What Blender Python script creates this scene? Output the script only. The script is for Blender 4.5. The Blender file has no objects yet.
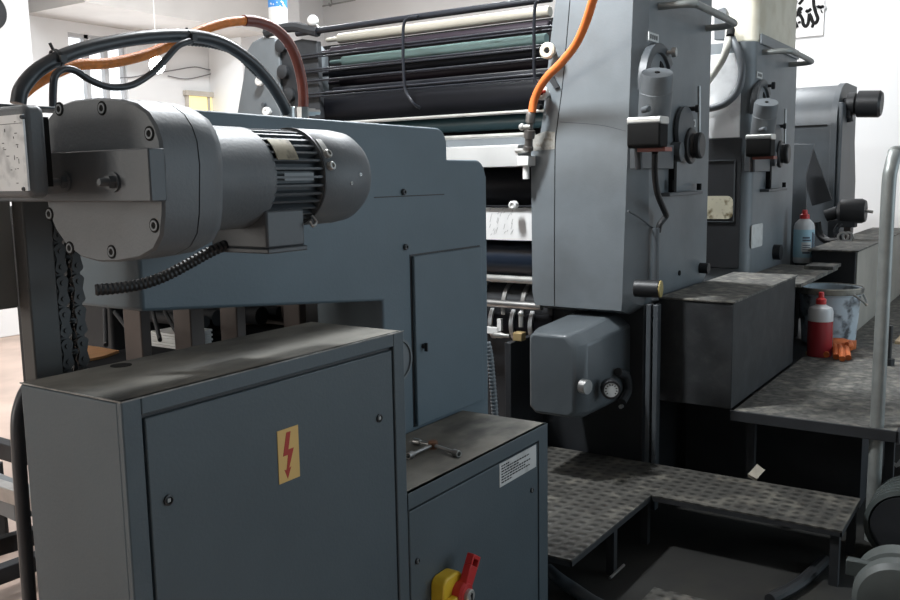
import bpy, math, random
from mathutils import Vector, Matrix
random.seed(7)
SC = bpy.context.scene
COL = SC.collection
PI = math.pi

# ------------------------------------------------------------------ camera
F, CX, CY = 895.2, 450.0, 300.0
YAW, PITCH, ROLL, EYE = 0.588, 0.136, -0.017, 1.7
fh = Vector((math.cos(YAW), math.sin(YAW), 0)); rt0 = Vector((math.sin(YAW), -math.cos(YAW), 0)); uz = Vector((0, 0, 1))
FW = math.cos(PITCH)*fh - math.sin(PITCH)*uz
UP0 = math.sin(PITCH)*fh + math.cos(PITCH)*uz
RT = math.cos(ROLL)*rt0 + math.sin(ROLL)*UP0
UP = -math.sin(ROLL)*rt0 + math.cos(ROLL)*UP0
CAM = Vector((0, 0, EYE))
def A(px, py, x=None, y=None, z=None):
    """survey helper: photo point on a known plane of the place"""
    d = FW + (px-CX)/F*RT - (py-CY)/F*UP
    k, v = (0, x) if x is not None else (1, y) if y is not None else (2, z)
    return CAM + d*((v-CAM[k])/d[k])
cd = bpy.data.cameras.new('camera'); cam = bpy.data.objects.new('camera', cd); COL.objects.link(cam)
m = Matrix.Identity(4)
for i in range(3):
    m[i][0] = RT[i]; m[i][1] = UP[i]; m[i][2] = -FW[i]; m[i][3] = CAM[i]
cam.matrix_world = m
cd.sensor_width = 36; cd.lens = 36*F/900; cd.clip_start = .05; cd.clip_end = 100
SC.camera = cam
vs = SC.view_settings
vs.view_transform = 'Standard'; vs.look = 'None'; vs.gamma = 1; vs.use_curve_mapping = False; vs.exposure = 0.0

# ------------------------------------------------------------------ materials
def lin(r, g, b):
    f = lambda c: (c/255/12.92 if c/255 <= .04045 else ((c/255+.055)/1.055)**2.4)
    return (f(r), f(g), f(b), 1)
def mat(name, col, rough=.5, metal=0, var=.12, vscale=6, bump=.0, bscale=60, dirt=None, dscale=4, damt=.5, emit=None, es=1, trans=0, coat=0, stretch=(1,1,1), spec=.5):
    m = bpy.data.materials.new(name); m.use_nodes = True
    nt = m.node_tree; N = nt.nodes; L = nt.links
    b = N['Principled BSDF']
    b.inputs['Roughness'].default_value = rough; b.inputs['Metallic'].default_value = metal
    b.inputs['Base Color'].default_value = col
    b.inputs['Specular IOR Level'].default_value = spec
    if coat: b.inputs['Coat Weight'].default_value = coat
    if trans: b.inputs['Transmission Weight'].default_value = trans
    tc = N.new('ShaderNodeTexCoord'); mp = N.new('ShaderNodeMapping'); mp.inputs['Scale'].default_value = stretch
    L.new(tc.outputs['Object'], mp.inputs['Vector'])
    def noise(sc, det=4):
        n = N.new('ShaderNodeTexNoise'); n.inputs['Scale'].default_value = sc; n.inputs['Detail'].default_value = det
        L.new(mp.outputs['Vector'], n.inputs['Vector']); return n
    src = None
    if var:
        n = noise(vscale, 6); r = N.new('ShaderNodeValToRGB')
        r.color_ramp.elements[0].position = .3; r.color_ramp.elements[1].position = .72
        r.color_ramp.elements[0].color = tuple(c*(1-var) for c in col[:3])+(1,)
        r.color_ramp.elements[1].color = tuple(min(1, c*(1+var)) for c in col[:3])+(1,)
        L.new(n.outputs['Fac'], r.inputs['Fac']); src = r.outputs['Color']
    if dirt:
        n = noise(dscale, 8); r = N.new('ShaderNodeValToRGB')
        r.color_ramp.elements[0].position = .5; r.color_ramp.elements[1].position = .68
        r.color_ramp.elements[0].color = (0,0,0,1); r.color_ramp.elements[1].color = (damt,)*3+(1,)
        L.new(n.outputs['Fac'], r.inputs['Fac'])
        mx = N.new('ShaderNodeMix'); mx.data_type = 'RGBA'
        L.new(r.outputs['Color'], mx.inputs['Factor'])
        if src: L.new(src, mx.inputs[6])
        else: mx.inputs[6].default_value = col
        mx.inputs[7].default_value = dirt; src = mx.outputs[2]
    if src: L.new(src, b.inputs['Base Color'])
    if bump:
        n = noise(bscale, 3); bp = N.new('ShaderNodeBump'); bp.inputs['Strength'].default_value = bump; bp.inputs['Distance'].default_value = .01
        L.new(n.outputs['Fac'], bp.inputs['Height']); L.new(bp.outputs['Normal'], b.inputs['Normal'])
    if emit:
        b.inputs['Emission Color'].default_value = emit; b.inputs['Emission Strength'].default_value = es
    return m
def diamond_mat(name, col, col2, scale=38):
    """worn tread plate: rows of raised lozenges"""
    m = mat(name, col, .55, .35, .25, 9, dirt=col2, dscale=7, damt=.75)
    nt = m.node_tree; N = nt.nodes; L = nt.links; b = N['Principled BSDF']
    tc = N.new('ShaderNodeTexCoord'); sp = N.new('ShaderNodeSeparateXYZ'); L.new(tc.outputs['Object'], sp.inputs[0])
    def mth(op, a, c=None):
        n = N.new('ShaderNodeMath'); n.operation = op
        for i, v in enumerate((a, c)):
            if v is None: continue
            if isinstance(v, (int, float)): n.inputs[i].default_value = v
            else: L.new(v, n.inputs[i])
        return n.outputs[0]
    u = mth('MULTIPLY', sp.outputs['X'], scale*2.2); v = mth('MULTIPLY', sp.outputs['Y'], scale*2.2)
    s = mth('SINE', u); t = mth('SINE', v); p = mth('MULTIPLY', s, t)
    d = mth('ABSOLUTE', p); h = mth('SMOOTH_MAX', mth('SUBTRACT', d, .45), 0.0)
    bp = N.new('ShaderNodeBump'); bp.inputs['Strength'].default_value = .9; bp.inputs['Distance'].default_value = .012
    L.new(h, bp.inputs['Height']); L.new(bp.outputs['Normal'], b.inputs['Normal'])
    bc = b.inputs['Base Color'].links[0].from_socket
    mx = N.new('ShaderNodeMix'); mx.data_type = 'RGBA'; L.new(mth('MULTIPLY', h, 1.5), mx.inputs['Factor'])
    L.new(bc, mx.inputs[6]); mx.inputs[7].default_value = tuple(c*.2 for c in col[:3])+(1,)
    L.new(mx.outputs[2], b.inputs['Base Color'])
    return m

GREY   = mat('grey hammered paint', (.160, .180, .194, 1), .42, .0, .10, 5, .06, 90, dirt=(.08, .085, .085, 1), dscale=2.2, damt=.35)
GREYD  = mat('dark grey paint', (.070, .080, .089, 1), .45, 0, .12, 5, .06, 80, dirt=(.05, .05, .05, 1), dscale=3, damt=.4)
BLUEG  = mat('blue grey paint', (.108, .150, .178, 1), .5, 0, .08, 3, .05, 110, dirt=(.08, .11, .13, 1), dscale=1.6, damt=.3)
CABG   = mat('cabinet slate paint', (.072, .096, .111, 1), .5, 0, .08, 3, .06, 120, dirt=(.06, .08, .09, 1), dscale=2, damt=.4)
CABTOP = mat('dusty cabinet top', (.170, .164, .145, 1), .85, 0, .3, 5, .05, 60, dirt=(.040, .043, .044, 1), dscale=3.0, damt=.85, stretch=(1, 1.6, 1), spec=.25)
MOTORG = mat('motor grey paint', (.115, .128, .138, 1), .48, 0, .1, 6, .08, 140)
BLACK  = mat('black rubber', (.018, .019, .021, 1), .45, 0, .2, 8)
HOSEB  = mat('black hose rubber', (.035, .038, .043, 1), .38, 0, .15, 8)
DARK   = mat('dark oily metal', (.020, .022, .025, 1), .7, .0, .4, 5, .1, 40)
DARKB  = mat('soot dark paint', (.016, .018, .021, 1), .6, 0, .3, 5, .08, 40)
CHROME = mat('worn chrome', (.50, .50, .48, 1), .3, .55, .15, 10)
STEEL  = mat('bare steel', (.45, .45, .44, 1), .35, .9, .2, 12)
TRAY   = mat('pale steel sheet', (.50, .51, .51, 1), .4, .35, .06, 6)
WHITEP = mat('white enamel', (.78, .78, .76, 1), .4, 0, .05, 4)
GREEN  = mat('pale green rubber', (.19, .29, .28, 1), .45, 0, .12, 10, stretch=(1, .2, 1))
TEAL   = mat('dark teal rubber', (.035, .075, .085, 1), .35, 0, .15, 9, stretch=(1, .2, 1))
PURPLE = mat('inky purple rubber', (.022, .016, .022, 1), .5, 0, .2, 9, stretch=(1, .2, 1), spec=.2)
INKBLK = mat('glossy black roller', (.006, .0065, .009, 1), .5, 0, .2, 9, stretch=(1, .2, 1), spec=.15)
NAVY   = mat('dark blue blanket', (.012, .018, .03, 1), .3, 0, .2, 6)
ORANGE = mat('orange hose', (.78, .20, .045, 1), .45, 0, .1, 20)
ORANGD = mat('amber braided hose', (.80, .235, .035, 1), .5, 0, .2, 60, .2, 200)
MAROON = mat('red brown hose', (.20, .045, .028, 1), .42, 0, .2, 20)
CREAM  = mat('stained cream plastic', (.62, .585, .48, 1), .5, 0, .06, 4, dirt=(.40, .34, .22, 1), dscale=6, damt=.4)
YELLOW = mat('yellow plastic', (.72, .48, .03, 1), .4, 0, .05)
RED    = mat('red plastic', (.52, .03, .03, 1), .38, 0, .05)
REDLIQ = mat('red liquid bottle', (.36, .035, .045, 1), .25, 0, .05)
CLEAR  = mat('cloudy plastic', (.62, .63, .64, 1), .3, 0, .05)
BLUE   = mat('blue print', (.05, .27, .70, 1), .5, 0, .1)
LBLUE  = mat('pale blue print', (.38, .60, .70, 1), .5, 0, .1)
STICK  = mat('amber warning sticker', (.70, .47, .16, 1), .5, 0, .06)
REDINK = mat('red print', (.42, .035, .02, 1), .5, 0, 0)
LABEL  = mat('grey white label', (.62, .63, .62, 1), .5, 0, .05, dirt=(.35, .34, .32, 1), dscale=20, damt=.4)
INK    = mat('black print', (.012, .012, .012, 1), .7, 0, 0, spec=.1)
PLATEL = mat('scratched data plate', (.70, .71, .71, 1), .35, .1, .05, dirt=(.25, .26, .27, 1), dscale=30, damt=.55)
BRASS  = mat('brass', (.42, .31, .15, 1), .5, .4, .2)
STAINL = mat('rust stained label', (.58, .55, .42, 1), .6, 0, .1, dirt=(.12, .09, .03, 1), dscale=22, damt=.95)
TREAD  = diamond_mat('worn tread plate', (.085, .082, .074, 1), (.24, .225, .19, 1), 25)
TREADD = mat('dusty black deck', (.10, .098, .09, 1), .8, 0, .5, 26, .5, 45, dirt=(.25, .235, .20, 1), dscale=16, damt=.8)
BOXDK  = mat('scuffed black box', (.015, .017, .019, 1), .65, 0, .35, 7, .1, 50, dirt=(.030, .031, .031, 1), dscale=14, damt=.5)
BEIGE  = mat('beige side panel', (.36, .34, .30, 1), .7, 0, .15, 3)
GALV   = mat('galvanised pipe', (.27, .285, .275, 1), .45, .45, .15, 14)
BUCKET = mat('splashed pale blue bucket', (.52, .60, .66, 1), .5, 0, .12, 5, dirt=(.05, .05, .055, 1), dscale=13, damt=.95)
GLOVEM = mat('orange rubber glove', (.62, .15, .035, 1), .6, 0, .25, 14)
RUSTP  = mat('brown primer steel', (.085, .066, .058, 1), .6, .1, .15, 6)
PAPER  = mat('paper', (.80, .80, .78, 1), .8, 0, .03)
WOOD   = mat('orange plywood', (.52, .25, .09, 1), .6, 0, .12, 8, stretch=(1, 6, 1))
WALLM  = mat('white wall paint', (.78, .785, .785, 1), .85, 0, .02, 1.2)
CEILM  = mat('ceiling paint', (.76, .765, .765, 1), .9, 0, .03, 1)
FLOORM = mat('terracotta floor', (.52, .39, .32, 1), .45, 0, .18, 1.5, .04, 30, dirt=(.24, .17, .13, 1), dscale=1.1, damt=.6)
MATT   = mat('matt black board', (.014, .014, .016, 1), .95, 0, .2, 6, spec=.1)
GLASS  = mat('daylit window glass', (.8, .85, .9, 1), .1, 0, 0, emit=(.95, .97, 1, 1), es=1.1)
YPANE  = mat('sunlit yellow pane', (.8, .68, .3, 1), .3, 0, 0, emit=(1, .85, .42, 1), es=.75)
BULBM  = mat('glowing bulb', (1, 1, 1, 1), .3, 0, 0, emit=(1, .98, .95, 1), es=30)
TUBEM  = mat('fluorescent tube', (1, 1, 1, 1), .3, 0, 0, emit=(1, .98, .95, 1), es=4)
SHEET  = mat('glare white panel', (.86, .87, .88, 1), .25, .0, .08, 3, dirt=(.35, .36, .38, 1), dscale=3.2, damt=.8)  # near white paints in the glare on the sheet metal
RIBM   = mat('ribbed grey duct', (.055, .066, .064, 1), .55, 0, .2, 9)

# ------------------------------------------------------------------ mesh builder
class MB:
    def __init__(s): s.v = []; s.f = []
    def add(s, vs, fs):
        o = len(s.v); s.v += [Vector(v) for v in vs]; s.f += [tuple(i+o for i in f) for f in fs]; return s
    def box(s, x0, x1, y0, y1, z0, z1):
        return s.add([(x0,y0,z0),(x1,y0,z0),(x1,y1,z0),(x0,y1,z0),(x0,y0,z1),(x1,y0,z1),(x1,y1,z1),(x0,y1,z1)],
                     [(0,3,2,1),(4,5,6,7),(0,1,5,4),(1,2,6,5),(2,3,7,6),(3,0,4,7)])
    def prism(s, poly, ax, a, b):
        """poly of 2D points in the plane across axis ax (0: y,z  1: x,z  2: x,y)"""
        def P(p, d): return (d, p[0], p[1]) if ax == 0 else (p[0], d, p[1]) if ax == 1 else (p[0], p[1], d)
        n = len(poly); v = [P(p, a) for p in poly]+[P(p, b) for p in poly]
        f = [tuple(range(n))[::-1], tuple(range(n, 2*n))]+[(i, (i+1) % n, n+(i+1) % n, n+i) for i in range(n)]
        return s.add(v, f)
    def loft(s, rings, cap=True, closed=True):
        n = len(rings[0]); v = [p for r in rings for p in r]; f = []
        for k in range(len(rings)-1):
            for i in range(n if closed else n-1):
                j = (i+1) % n; f.append((k*n+i, k*n+j, (k+1)*n+j, (k+1)*n+i))
        if cap: f += [tuple(range(n))[::-1], tuple(range((len(rings)-1)*n, len(rings)*n))]
        return s.add(v, f)
    def lathe(s, prof, o, ax, seg=32, cap=True, ring=False):
        """prof: (radius, along) pairs turned about direction ax from o"""
        o = Vector(o); ax = Vector(ax).normalized(); t = Vector((0,0,1)) if abs(ax.z) < .9 else Vector((1,0,0))
        u = ax.cross(t).normalized(); w = ax.cross(u)
        rings = [[o+ax*h+(u*math.cos(2*PI*i/seg)+w*math.sin(2*PI*i/seg))*max(r, 1e-4) for i in range(seg)] for r, h in prof]
        if ring: rings.append(rings[0]); return s.loft(rings, False)
        return s.loft(rings, cap)
    def cyl(s, p, q, r, r2=None, seg=28):
        p, q = Vector(p), Vector(q); d = q-p
        return s.lathe([(r, 0), (r if r2 is None else r2, d.length)], p, d, seg)
    def ball(s, c, r, seg=16, sz=1):
        n = seg//2; return s.lathe([(r*math.sin(PI*i/n), -r*sz*math.cos(PI*i/n)) for i in range(n+1)], c, (0,0,1), seg)
    def tube(s, pts, r, seg=12, smooth=6, rib=0, ribn=4):
        pts = [Vector(p) for p in pts]
        if smooth and len(pts) > 2:
            P = [2*pts[0]-pts[1]]+pts+[2*pts[-1]-pts[-2]]; out = []
            for i in range(1, len(P)-2):
                for k in range(smooth):
                    t = k/smooth; a, b, c, d = P[i-1], P[i], P[i+1], P[i+2]
                    out.append(.5*((2*b)+(c-a)*t+(2*a-5*b+4*c-d)*t*t+(3*b-a-3*c+d)*t**3))
            pts = out+[pts[-1]]
        if rib:
            L = [0]
            for a, b in zip(pts, pts[1:]): L.append(L[-1]+(b-a).length)
            n = int(L[-1]/rib)*ribn; new = []; k = 0
            for i in range(n+1):
                d = L[-1]*i/n
                while k < len(pts)-2 and L[k+1] < d: k += 1
                t = (d-L[k])/max(1e-9, L[k+1]-L[k]); new.append(pts[k].lerp(pts[k+1], t))
            pts = new
        rings = []; u = None
        for i, p in enumerate(pts):
            d = (pts[min(i+1, len(pts)-1)]-pts[max(i-1, 0)]).normalized()
            if u is None:
                t = Vector((0,0,1)) if abs(d.z) < .9 else Vector((1,0,0)); u = d.cross(t).normalized()
            else: u = (u-d*u.dot(d)).normalized()
            w = d.cross(u); rr = r*(1-.16*(1+math.cos(2*PI*i/ribn))/2) if rib else r
            rings.append([p+(u*math.cos(2*PI*k/seg)+w*math.sin(2*PI*k/seg))*rr for k in range(seg)])
        return s.loft(rings)
    def build(s, name, m, parent=None, bevel=0, seg=2, ang=35, label=None):
        me = bpy.data.meshes.new(name)
        off = Vector((0,0,0))
        if parent is not None:
            q = parent
            while q is not None: off += q.location; q = q.parent
        else:
            off = Vector((sum(v.x for v in s.v)/len(s.v), sum(v.y for v in s.v)/len(s.v), min(v.z for v in s.v)))
        me.from_pydata([v-off for v in s.v], [], s.f); me.validate(); me.update()
        import bmesh as _b
        bm = _b.new(); bm.from_mesh(me); _b.ops.recalc_face_normals(bm, faces=bm.faces); bm.to_mesh(me); bm.free()
        me.polygons.foreach_set('use_smooth', [True]*len(me.polygons)); me.set_sharp_from_angle(angle=math.radians(ang))
        o = bpy.data.objects.new(name, me); COL.objects.link(o); me.materials.append(m)
        if parent is not None: o.parent = parent
        else: o.location = off
        if bevel:
            b = o.modifiers.new('bevel', 'BEVEL'); b.width = bevel; b.segments = seg; b.limit_method = 'ANGLE'; b.angle_limit = math.radians(40); b.harden_normals = False
        if label: o['label'] = label
        return o
def thing(name, label, cat, loc, group=None):
    o = bpy.data.objects.new(name, None); COL.objects.link(o); o.location = loc; o.empty_display_size = .1
    o['label'] = label; o['category'] = cat
    if group: o['group'] = group
    return o
def tag(o, label, cat, group=None, kind=None):
    o['label'] = label; o['category'] = cat
    if group: o['group'] = group
    if kind: o['kind'] = kind
    return o
def struct(o): o['kind'] = 'structure'; return o
def arc(cx, cy, r, a0, a1, n=8): return [(cx+r*math.cos(math.radians(a0+(a1-a0)*i/n)), cy+r*math.sin(math.radians(a0+(a1-a0)*i/n))) for i in range(n+1)]
def rrect(x0, x1, y0, y1, r, n=5):
    return arc(x1-r, y0+r, r, -90, 0, n)+arc(x1-r, y1-r, r, 0, 90, n)+arc(x0+r, y1-r, r, 90, 180, n)+arc(x0+r, y0+r, r, 180, 270, n)
def yz(px, py, x): p = A(px, py, x=x); return (p.y, p.z)
def xz(px, py, y): p = A(px, py, y=y); return (p.x, p.z)
def xy(px, py, z): p = A(px, py, z=z); return (p.x, p.y)
def screw(parent, p, ax, r, mt=STEEL, name='screw', h=.006):
    """socket-head screw: rim, recess and hex hole"""
    b = MB().lathe([(r, -.004), (r, h), (r*.86, h+.002), (r*.5, h+.002), (r*.45, h-.003), (0, h-.003)], p, ax, 16)
    return b.build(name, mt, parent)

# ------------------------------------------------------------------ the room
struct(MB().box(-6, 12.2, -5, 10.7, -.1, 0).build('floor', FLOORM))
struct(MB().box(-6, 12.2, -5, 10.7, 5.0, 5.1).build('ceiling', CEILM))
struct(MB().box(2.0, 10.2, -1.6, 2.6, -.05, .003).build('floor_1', mat('oily shade dark floor', (.010, .0098, .0085, 1), .8, 0, .4, 3, .1, 30, dirt=(.022, .020, .014, 1), dscale=2.5, damt=.7)))  # near-black sheet: oily floor with the shade around the press painted in
WY, WX = 10.5, 12.0
struct(MB().box(WX, WX+.2, -5, WY+.2, 0, 5).build('wall_right', WALLM))
# far wall with a window opening
wl, wr = A(68, 38, y=WY).x, A(125, 38, y=WY).x
wl2, wr2 = A(128, 38, y=WY).x, A(170, 38, y=WY).x
zt, zb = A(100, 36, y=WY).z, 1.1
fwall = MB().box(-6, wl, WY, WY+.2, 0, 5).box(wl, wr, WY, WY+.2, 0, zb).box(wl, wr, WY, WY+.2, zt, 5).box(wr, 12.2, WY, WY+.2, 0, 5)
struct(fwall.build('wall_far', WALLM))
struct(MB().box(-6.2, -6, -5, WY, 0, 5).build('wall_rear', mat('grey rear wall', (.30, .30, .29, 1), .9, 0, .05, 1)))
w = struct(MB().box(wl, wr, WY+.12, WY+.14, zb, zt).build('window_1', GLASS)); tagw = w
fr = MB()
for k in range(4):
    xx = wl+(wr-wl)*k/3; fr.box(xx-.03, xx+.03, WY+.04, WY+.12, zb, zt)
fr.box(wl, wr, WY+.04, WY+.12, zt-.05, zt).box(wl, wr, WY+.04, WY+.12, zb, zb+.05).box(wl, wr, WY+.05, WY+.11, 1.95, 2.0)
struct(fr.build('window_frame', mat('grey window frame', (.45, .46, .47, 1), .5), w))
# yellow pane strip low on the far wall
y0, y1 = A(186, 104, y=WY).x, A(246, 104, y=WY).x; q1, q0 = A(215, 98, y=WY).z, A(215, 140, y=WY).z
w2 = struct(MB().box(y0, y1, WY-.03, WY-.01, q0, q1).build('window_2', YPANE))
fr = MB().box(y0-.05, y1+.4, WY-.08, WY-.005, q1, q1+.07)
for k in range(4): fr.box(y0+(y1-y0)*k/3-.02, y0+(y1-y0)*k/3+.02, WY-.05, WY-.005, q0, q1)
struct(fr.build('window_frame', mat('weathered frame', (.5, .46, .4, 1), .6), w2))
# concrete beam and soffit, round pillar
c = A(85, 2, z=3.75)
struct(MB().box(c.x, A(234, 20, y=10.0).x, c.y, WY, 3.75, 5.0).build('trim_1', mat('soffit plaster', (.50, .48, .46, 1), .9, 0, .08, 1.5)))
pr = A(33, 60, y=9.7); pl = A(-60, 60, y=9.7)
struct(MB().box(pl.x, pr.x, 9.7, 10.49, 0, 5).build('trim_2', WALLM, None, .01))
pc = A(300, 20, y=9.8); pq = A(240, 20, y=9.8)
struct(MB().box(pq.x, pc.x, 9.8, WY, 0, 5).build('trim_3', WALLM, None, .01))
pp = A(15, 310, y=10.0)
struct(MB().box(-2, pp.x+.6, 10.0, 10.45, 0, A(5, 308, y=10.0).z).box(-2, pp.x+.6, 9.8, 10.0, 0, .2).build('trim_4', WALLM, None, .01))

# ------------------------------------------------------------------ large electrical cabinet
YC = 1.475; cx0, cx1, cyb, cz = 1.051, 1.968, 1.812, 1.28
t = thing('electrical_cabinet', 'large slate grey steel electrical cabinet with an amber lightning sticker on its door', 'cabinet', ((cx0+cx1)/2, (YC+cyb)/2, 0))
MB().box(cx0, cx1, YC+.008, cyb, 0, cz-.004).build('body', CABG, t, .004)
dx0, dx1, dz1, dz0 = A(140, 415, y=YC).x, A(392, 348, y=YC).x, A(140, 415, y=YC).z, .06
b = MB()
b.box(cx0, dx0, YC-.006, YC+.01, 0, cz).box(dx1, cx1, YC-.006, YC+.01, 0, cz).box(dx0, dx1, YC-.006, YC+.01, dz1, cz).box(dx0, dx1, YC-.006, YC+.01, 0, dz0)
b.build('front_frame', CABG, t, .003)
MB().box(dx0, dx1, YC+.006, YC+.009, dz0, dz1).build('door_gasket', BLACK, t)
dr = MB().box(dx0+.008, dx1-.007, YC-.004, YC+.012, dz0+.008, dz1-.009).build('door', CABG, t, .003)
for px, py in ((168, 500), (379, 418)):
    p = A(px, py, y=YC-.004)
    lk = MB().lathe([(.0115, -.002), (.0115, .004), (.008, .005), (.008, .001), (0, .001)], p, (0,-1,0), 20).build('door_lock', BLACK, dr)
    MB().box(p.x-.004, p.x+.004, p.y-.004, p.y, p.z-.004, p.z+.004).build('lock_key', STEEL, dr, label='bare steel square key of the lock')
# the top plate with its round cable hole
hole = A(121, 365.5, z=cz)
tp = []
n = 24; rx, ry = .030, .022
outer = [(cx0, YC-.006), (cx1, YC-.006), (cx1, cyb), (cx0, cyb)]
inner = [(hole.x+rx*math.cos(2*PI*i/n), hole.y+ry*math.sin(2*PI*i/n)) for i in range(n)]
b = MB(); b.box(cx0, cx1, YC-.006, cyb, cz-.003, cz)
b.build('top_plate', CABTOP, t, .002, label='dusty top plate smeared with pale grime')
MB().lathe([(.024, -.002), (.024, .0015), (.0, .0016)], (hole.x, hole.y, cz), (0,0,1), 24).build('cable_hole', INK, t)
b = MB().box(cx0, cx1, YC-.0075, YC-.0045, cz-.0022, cz+.0008).box(cx0-.0012, cx0+.002, YC-.006, cyb, cz-.0022, cz+.0008)
b.build('worn_edge', mat('worn bare edge', (.22, .22, .21, 1), .5, .2, .5, 25), t, label='chipped pale edge of the top')
# sticker with the red bolt
s0, s1 = A(278, 455, y=YC-.005), A(299, 455, y=YC-.005); zz0, zz1 = A(288, 481, y=YC-.005).z, A(288, 428, y=YC-.005).z
st = MB().box(s0.x, s1.x, YC-.0058, YC-.0035, zz0, zz1).build('warning_sticker', STICK, t, label='amber sticker with a red lightning bolt')
W = s1.x-s0.x; Hh = zz1-zz0
bolt = [(.62,.93),(.42,.93),(.22,.50),(.46,.50),(.36,.22),(.26,.24),(.40,.05),(.58,.26),(.48,.24),(.74,.60),(.48,.60)]
MB().prism([(s0.x+W*u, zz0+Hh*v) for u, v in bolt], 1, YC-.0066, YC-.0055).build('lightning_bolt', REDINK, st)

# ------------------------------------------------------------------ small cabinet
sx0, sx1, syb, sz = 1.972, 2.83, 1.835, .807
t = thing('switch_cabinet', 'low slate grey cabinet with a red and yellow rotary isolator on its door', 'cabinet', ((sx0+sx1)/2, (YC+syb)/2, 0))
MB().box(sx0, sx1, YC+.008, syb, 0, sz-.004).build('body', CABG, t, .004)
ex0, ex1, ez1 = A(405.5, 507, y=YC).x+.006, A(537.5, 443, y=YC).x, A(537, 440.5, y=YC).z
ez0 = .05
b = MB().box(sx0, ex0, YC-.006, YC+.01, 0, sz).box(ex1, sx1, YC-.006, YC+.01, 0, sz).box(ex0, ex1, YC-.006, YC+.01, ez1, sz).box(ex0, ex1, YC-.006, YC+.01, 0, ez0)
b.build('front_frame', CABG, t, .003)
MB().box(ex0, ex1, YC+.006, YC+.009, ez0, ez1).build('door_gasket', BLACK, t)
dr = MB().box(ex0+.006, ex1-.006, YC-.004, YC+.012, ez0+.006, ez1-.008).build('door', CABG, t, .003)
MB().box(sx0, sx1, YC-.006, syb, sz-.003, sz).build('top_plate', CABTOP, t, .002, label='dusty top plate smeared with pale grime')
for px, py in ((417, 561), (531.5, 490)):
    p = A(px, py, y=YC-.004)
    lk = MB().lathe([(.0095, -.002), (.0095, .004), (.0065, .005), (.0065, .001), (0, .001)], p, (0,-1,0), 20).build('door_lock', BLACK, dr)
    MB().box(p.x-.003, p.x+.003, p.y-.004, p.y, p.z-.006, p.z+.006).build('lock_key', STEEL, dr, label='bare steel key slot of the lock')
p0, p1 = A(499.5, 474, y=YC-.005), A(536, 458, y=YC-.005)
lz1, lz0 = A(500, 464, y=YC-.005).z, A(500, 487.5, y=YC-.005).z
lab = MB().box(p0.x, p1.x, YC-.0056, YC-.0035, lz0, lz1).build('instruction_label', LABEL, dr, label='grey white label with lines of small black print')
b = MB(); random.seed(3)
for k, wd in enumerate((.22, .82, .50, .86, .70, .84, .30)):
    zz = lz1-(lz1-lz0)*(.13+.118*k); x = p0.x+.012
    xe = p0.x+.012+(p1.x-p0.x-.024)*wd
    while x < xe:
        l = random.uniform(.006, .018); b.box(x, min(x+l, xe), YC-.0062, YC-.0055, zz-.0022, zz+.0022); x += l+.004
b.build('printed_lines', INK, lab)
# rotary isolator
pc = A(452, 590, y=YC-.03); cxx, czz = pc.x-.012, pc.z+.004
sw = MB().prism(rrect(cxx-.066, cxx+.040, czz-.080, czz+.060, .030, 6), 1, YC-.052, YC-.004).build('isolator_base', YELLOW, dr, .006, 3, label='yellow isolator housing')
MB().box(cxx-.064, cxx+.02, YC-.075, YC-.05, czz-.075, czz+.0).build('padlock_flap', YELLOW, sw, .005)
b = MB()
for k in range(3): b.box(cxx-.045+.016*k, cxx-.037+.016*k, YC-.0765, YC-.0745, czz-.052, czz-.03)
b.build('flap_marks', INK, sw)
hd = MB().lathe([(.036, 0), (.036, .03), (.030, .038), (0, .038)], (cxx+.012, YC-.048, czz-.004), (0,-1,0), 28).build('switch_handle', RED, sw, label='red turn handle with a slotted grip')
a = math.radians(56); ca, sa = math.cos(a), math.sin(a)
def rp(u, v): return (cxx+.012+u*ca-v*sa, czz-.004+u*sa+v*ca)
b = MB()
b.prism([rp(.02, -.021), rp(.085, -.023), rp(.085, .023), rp(.02, .021)], 1, YC-.083, YC-.058)
b.prism([rp(.085, -.023), rp(.11, -.023), rp(.11, -.015), rp(.085, -.015)], 1, YC-.083, YC-.058)
b.prism([rp(.085, .015), rp(.11, .015), rp(.11, .023), rp(.085, .023)], 1, YC-.083, YC-.058)
b.prism([rp(.105, -.023), rp(.118, -.023), rp(.118, .023), rp(.105, .023)], 1, YC-.083, YC-.058)
b.build('grip', RED, hd, .002)
MB().lathe([(.021, 0), (.021, .012), (.018, .015), (0, .015)], (cxx+.014, YC-.085, czz-.008), (0,-1,0), 24).build('lock_cylinder', CHROME, hd, label='round chrome lock face')
b = MB(); q = (cxx+.014, czz-.008)
b.prism([(q[0]-.002, q[1]-.012), (q[0]+.004, q[1]-.013), (q[0]+.006, q[1]+.008), (q[0], q[1]+.012), (q[0]-.006, q[1]+.006)], 1, YC-.1012, YC-.0995)
b.build('key_slot', INK, hd)

# three-armed socket key lying on the low cabinet
c = A(433, 445, z=sz+.012)
t = thing('socket_wrench', 'small three armed steel socket wrench lying on the low cabinet', 'wrench', (c.x, c.y, sz))
hub = MB().lathe([(.016, -.011), (.016, .012), (.011, .016), (0, .016)], c, (0,0,1), 20).build('hub', mat('rusty hub', (.20, .10, .06, 1), .7, .3, .3, 40), t, label='rusty brown hub')
for px, py in ((408, 456), (459, 454), (414, 441)):
    e = A(px, py, z=sz+.012); d = (e-c).normalized()
    am = MB().cyl(c+d*.008, e-d*.02, .0065, seg=14).build('arm', STEEL, t)
    MB().lathe([(.0085, -.03), (.011, -.024), (.011, 0), (.0075, 0), (.0075, -.012), (0, -.012)], e, d, 16).build('socket', STEEL, am)

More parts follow.
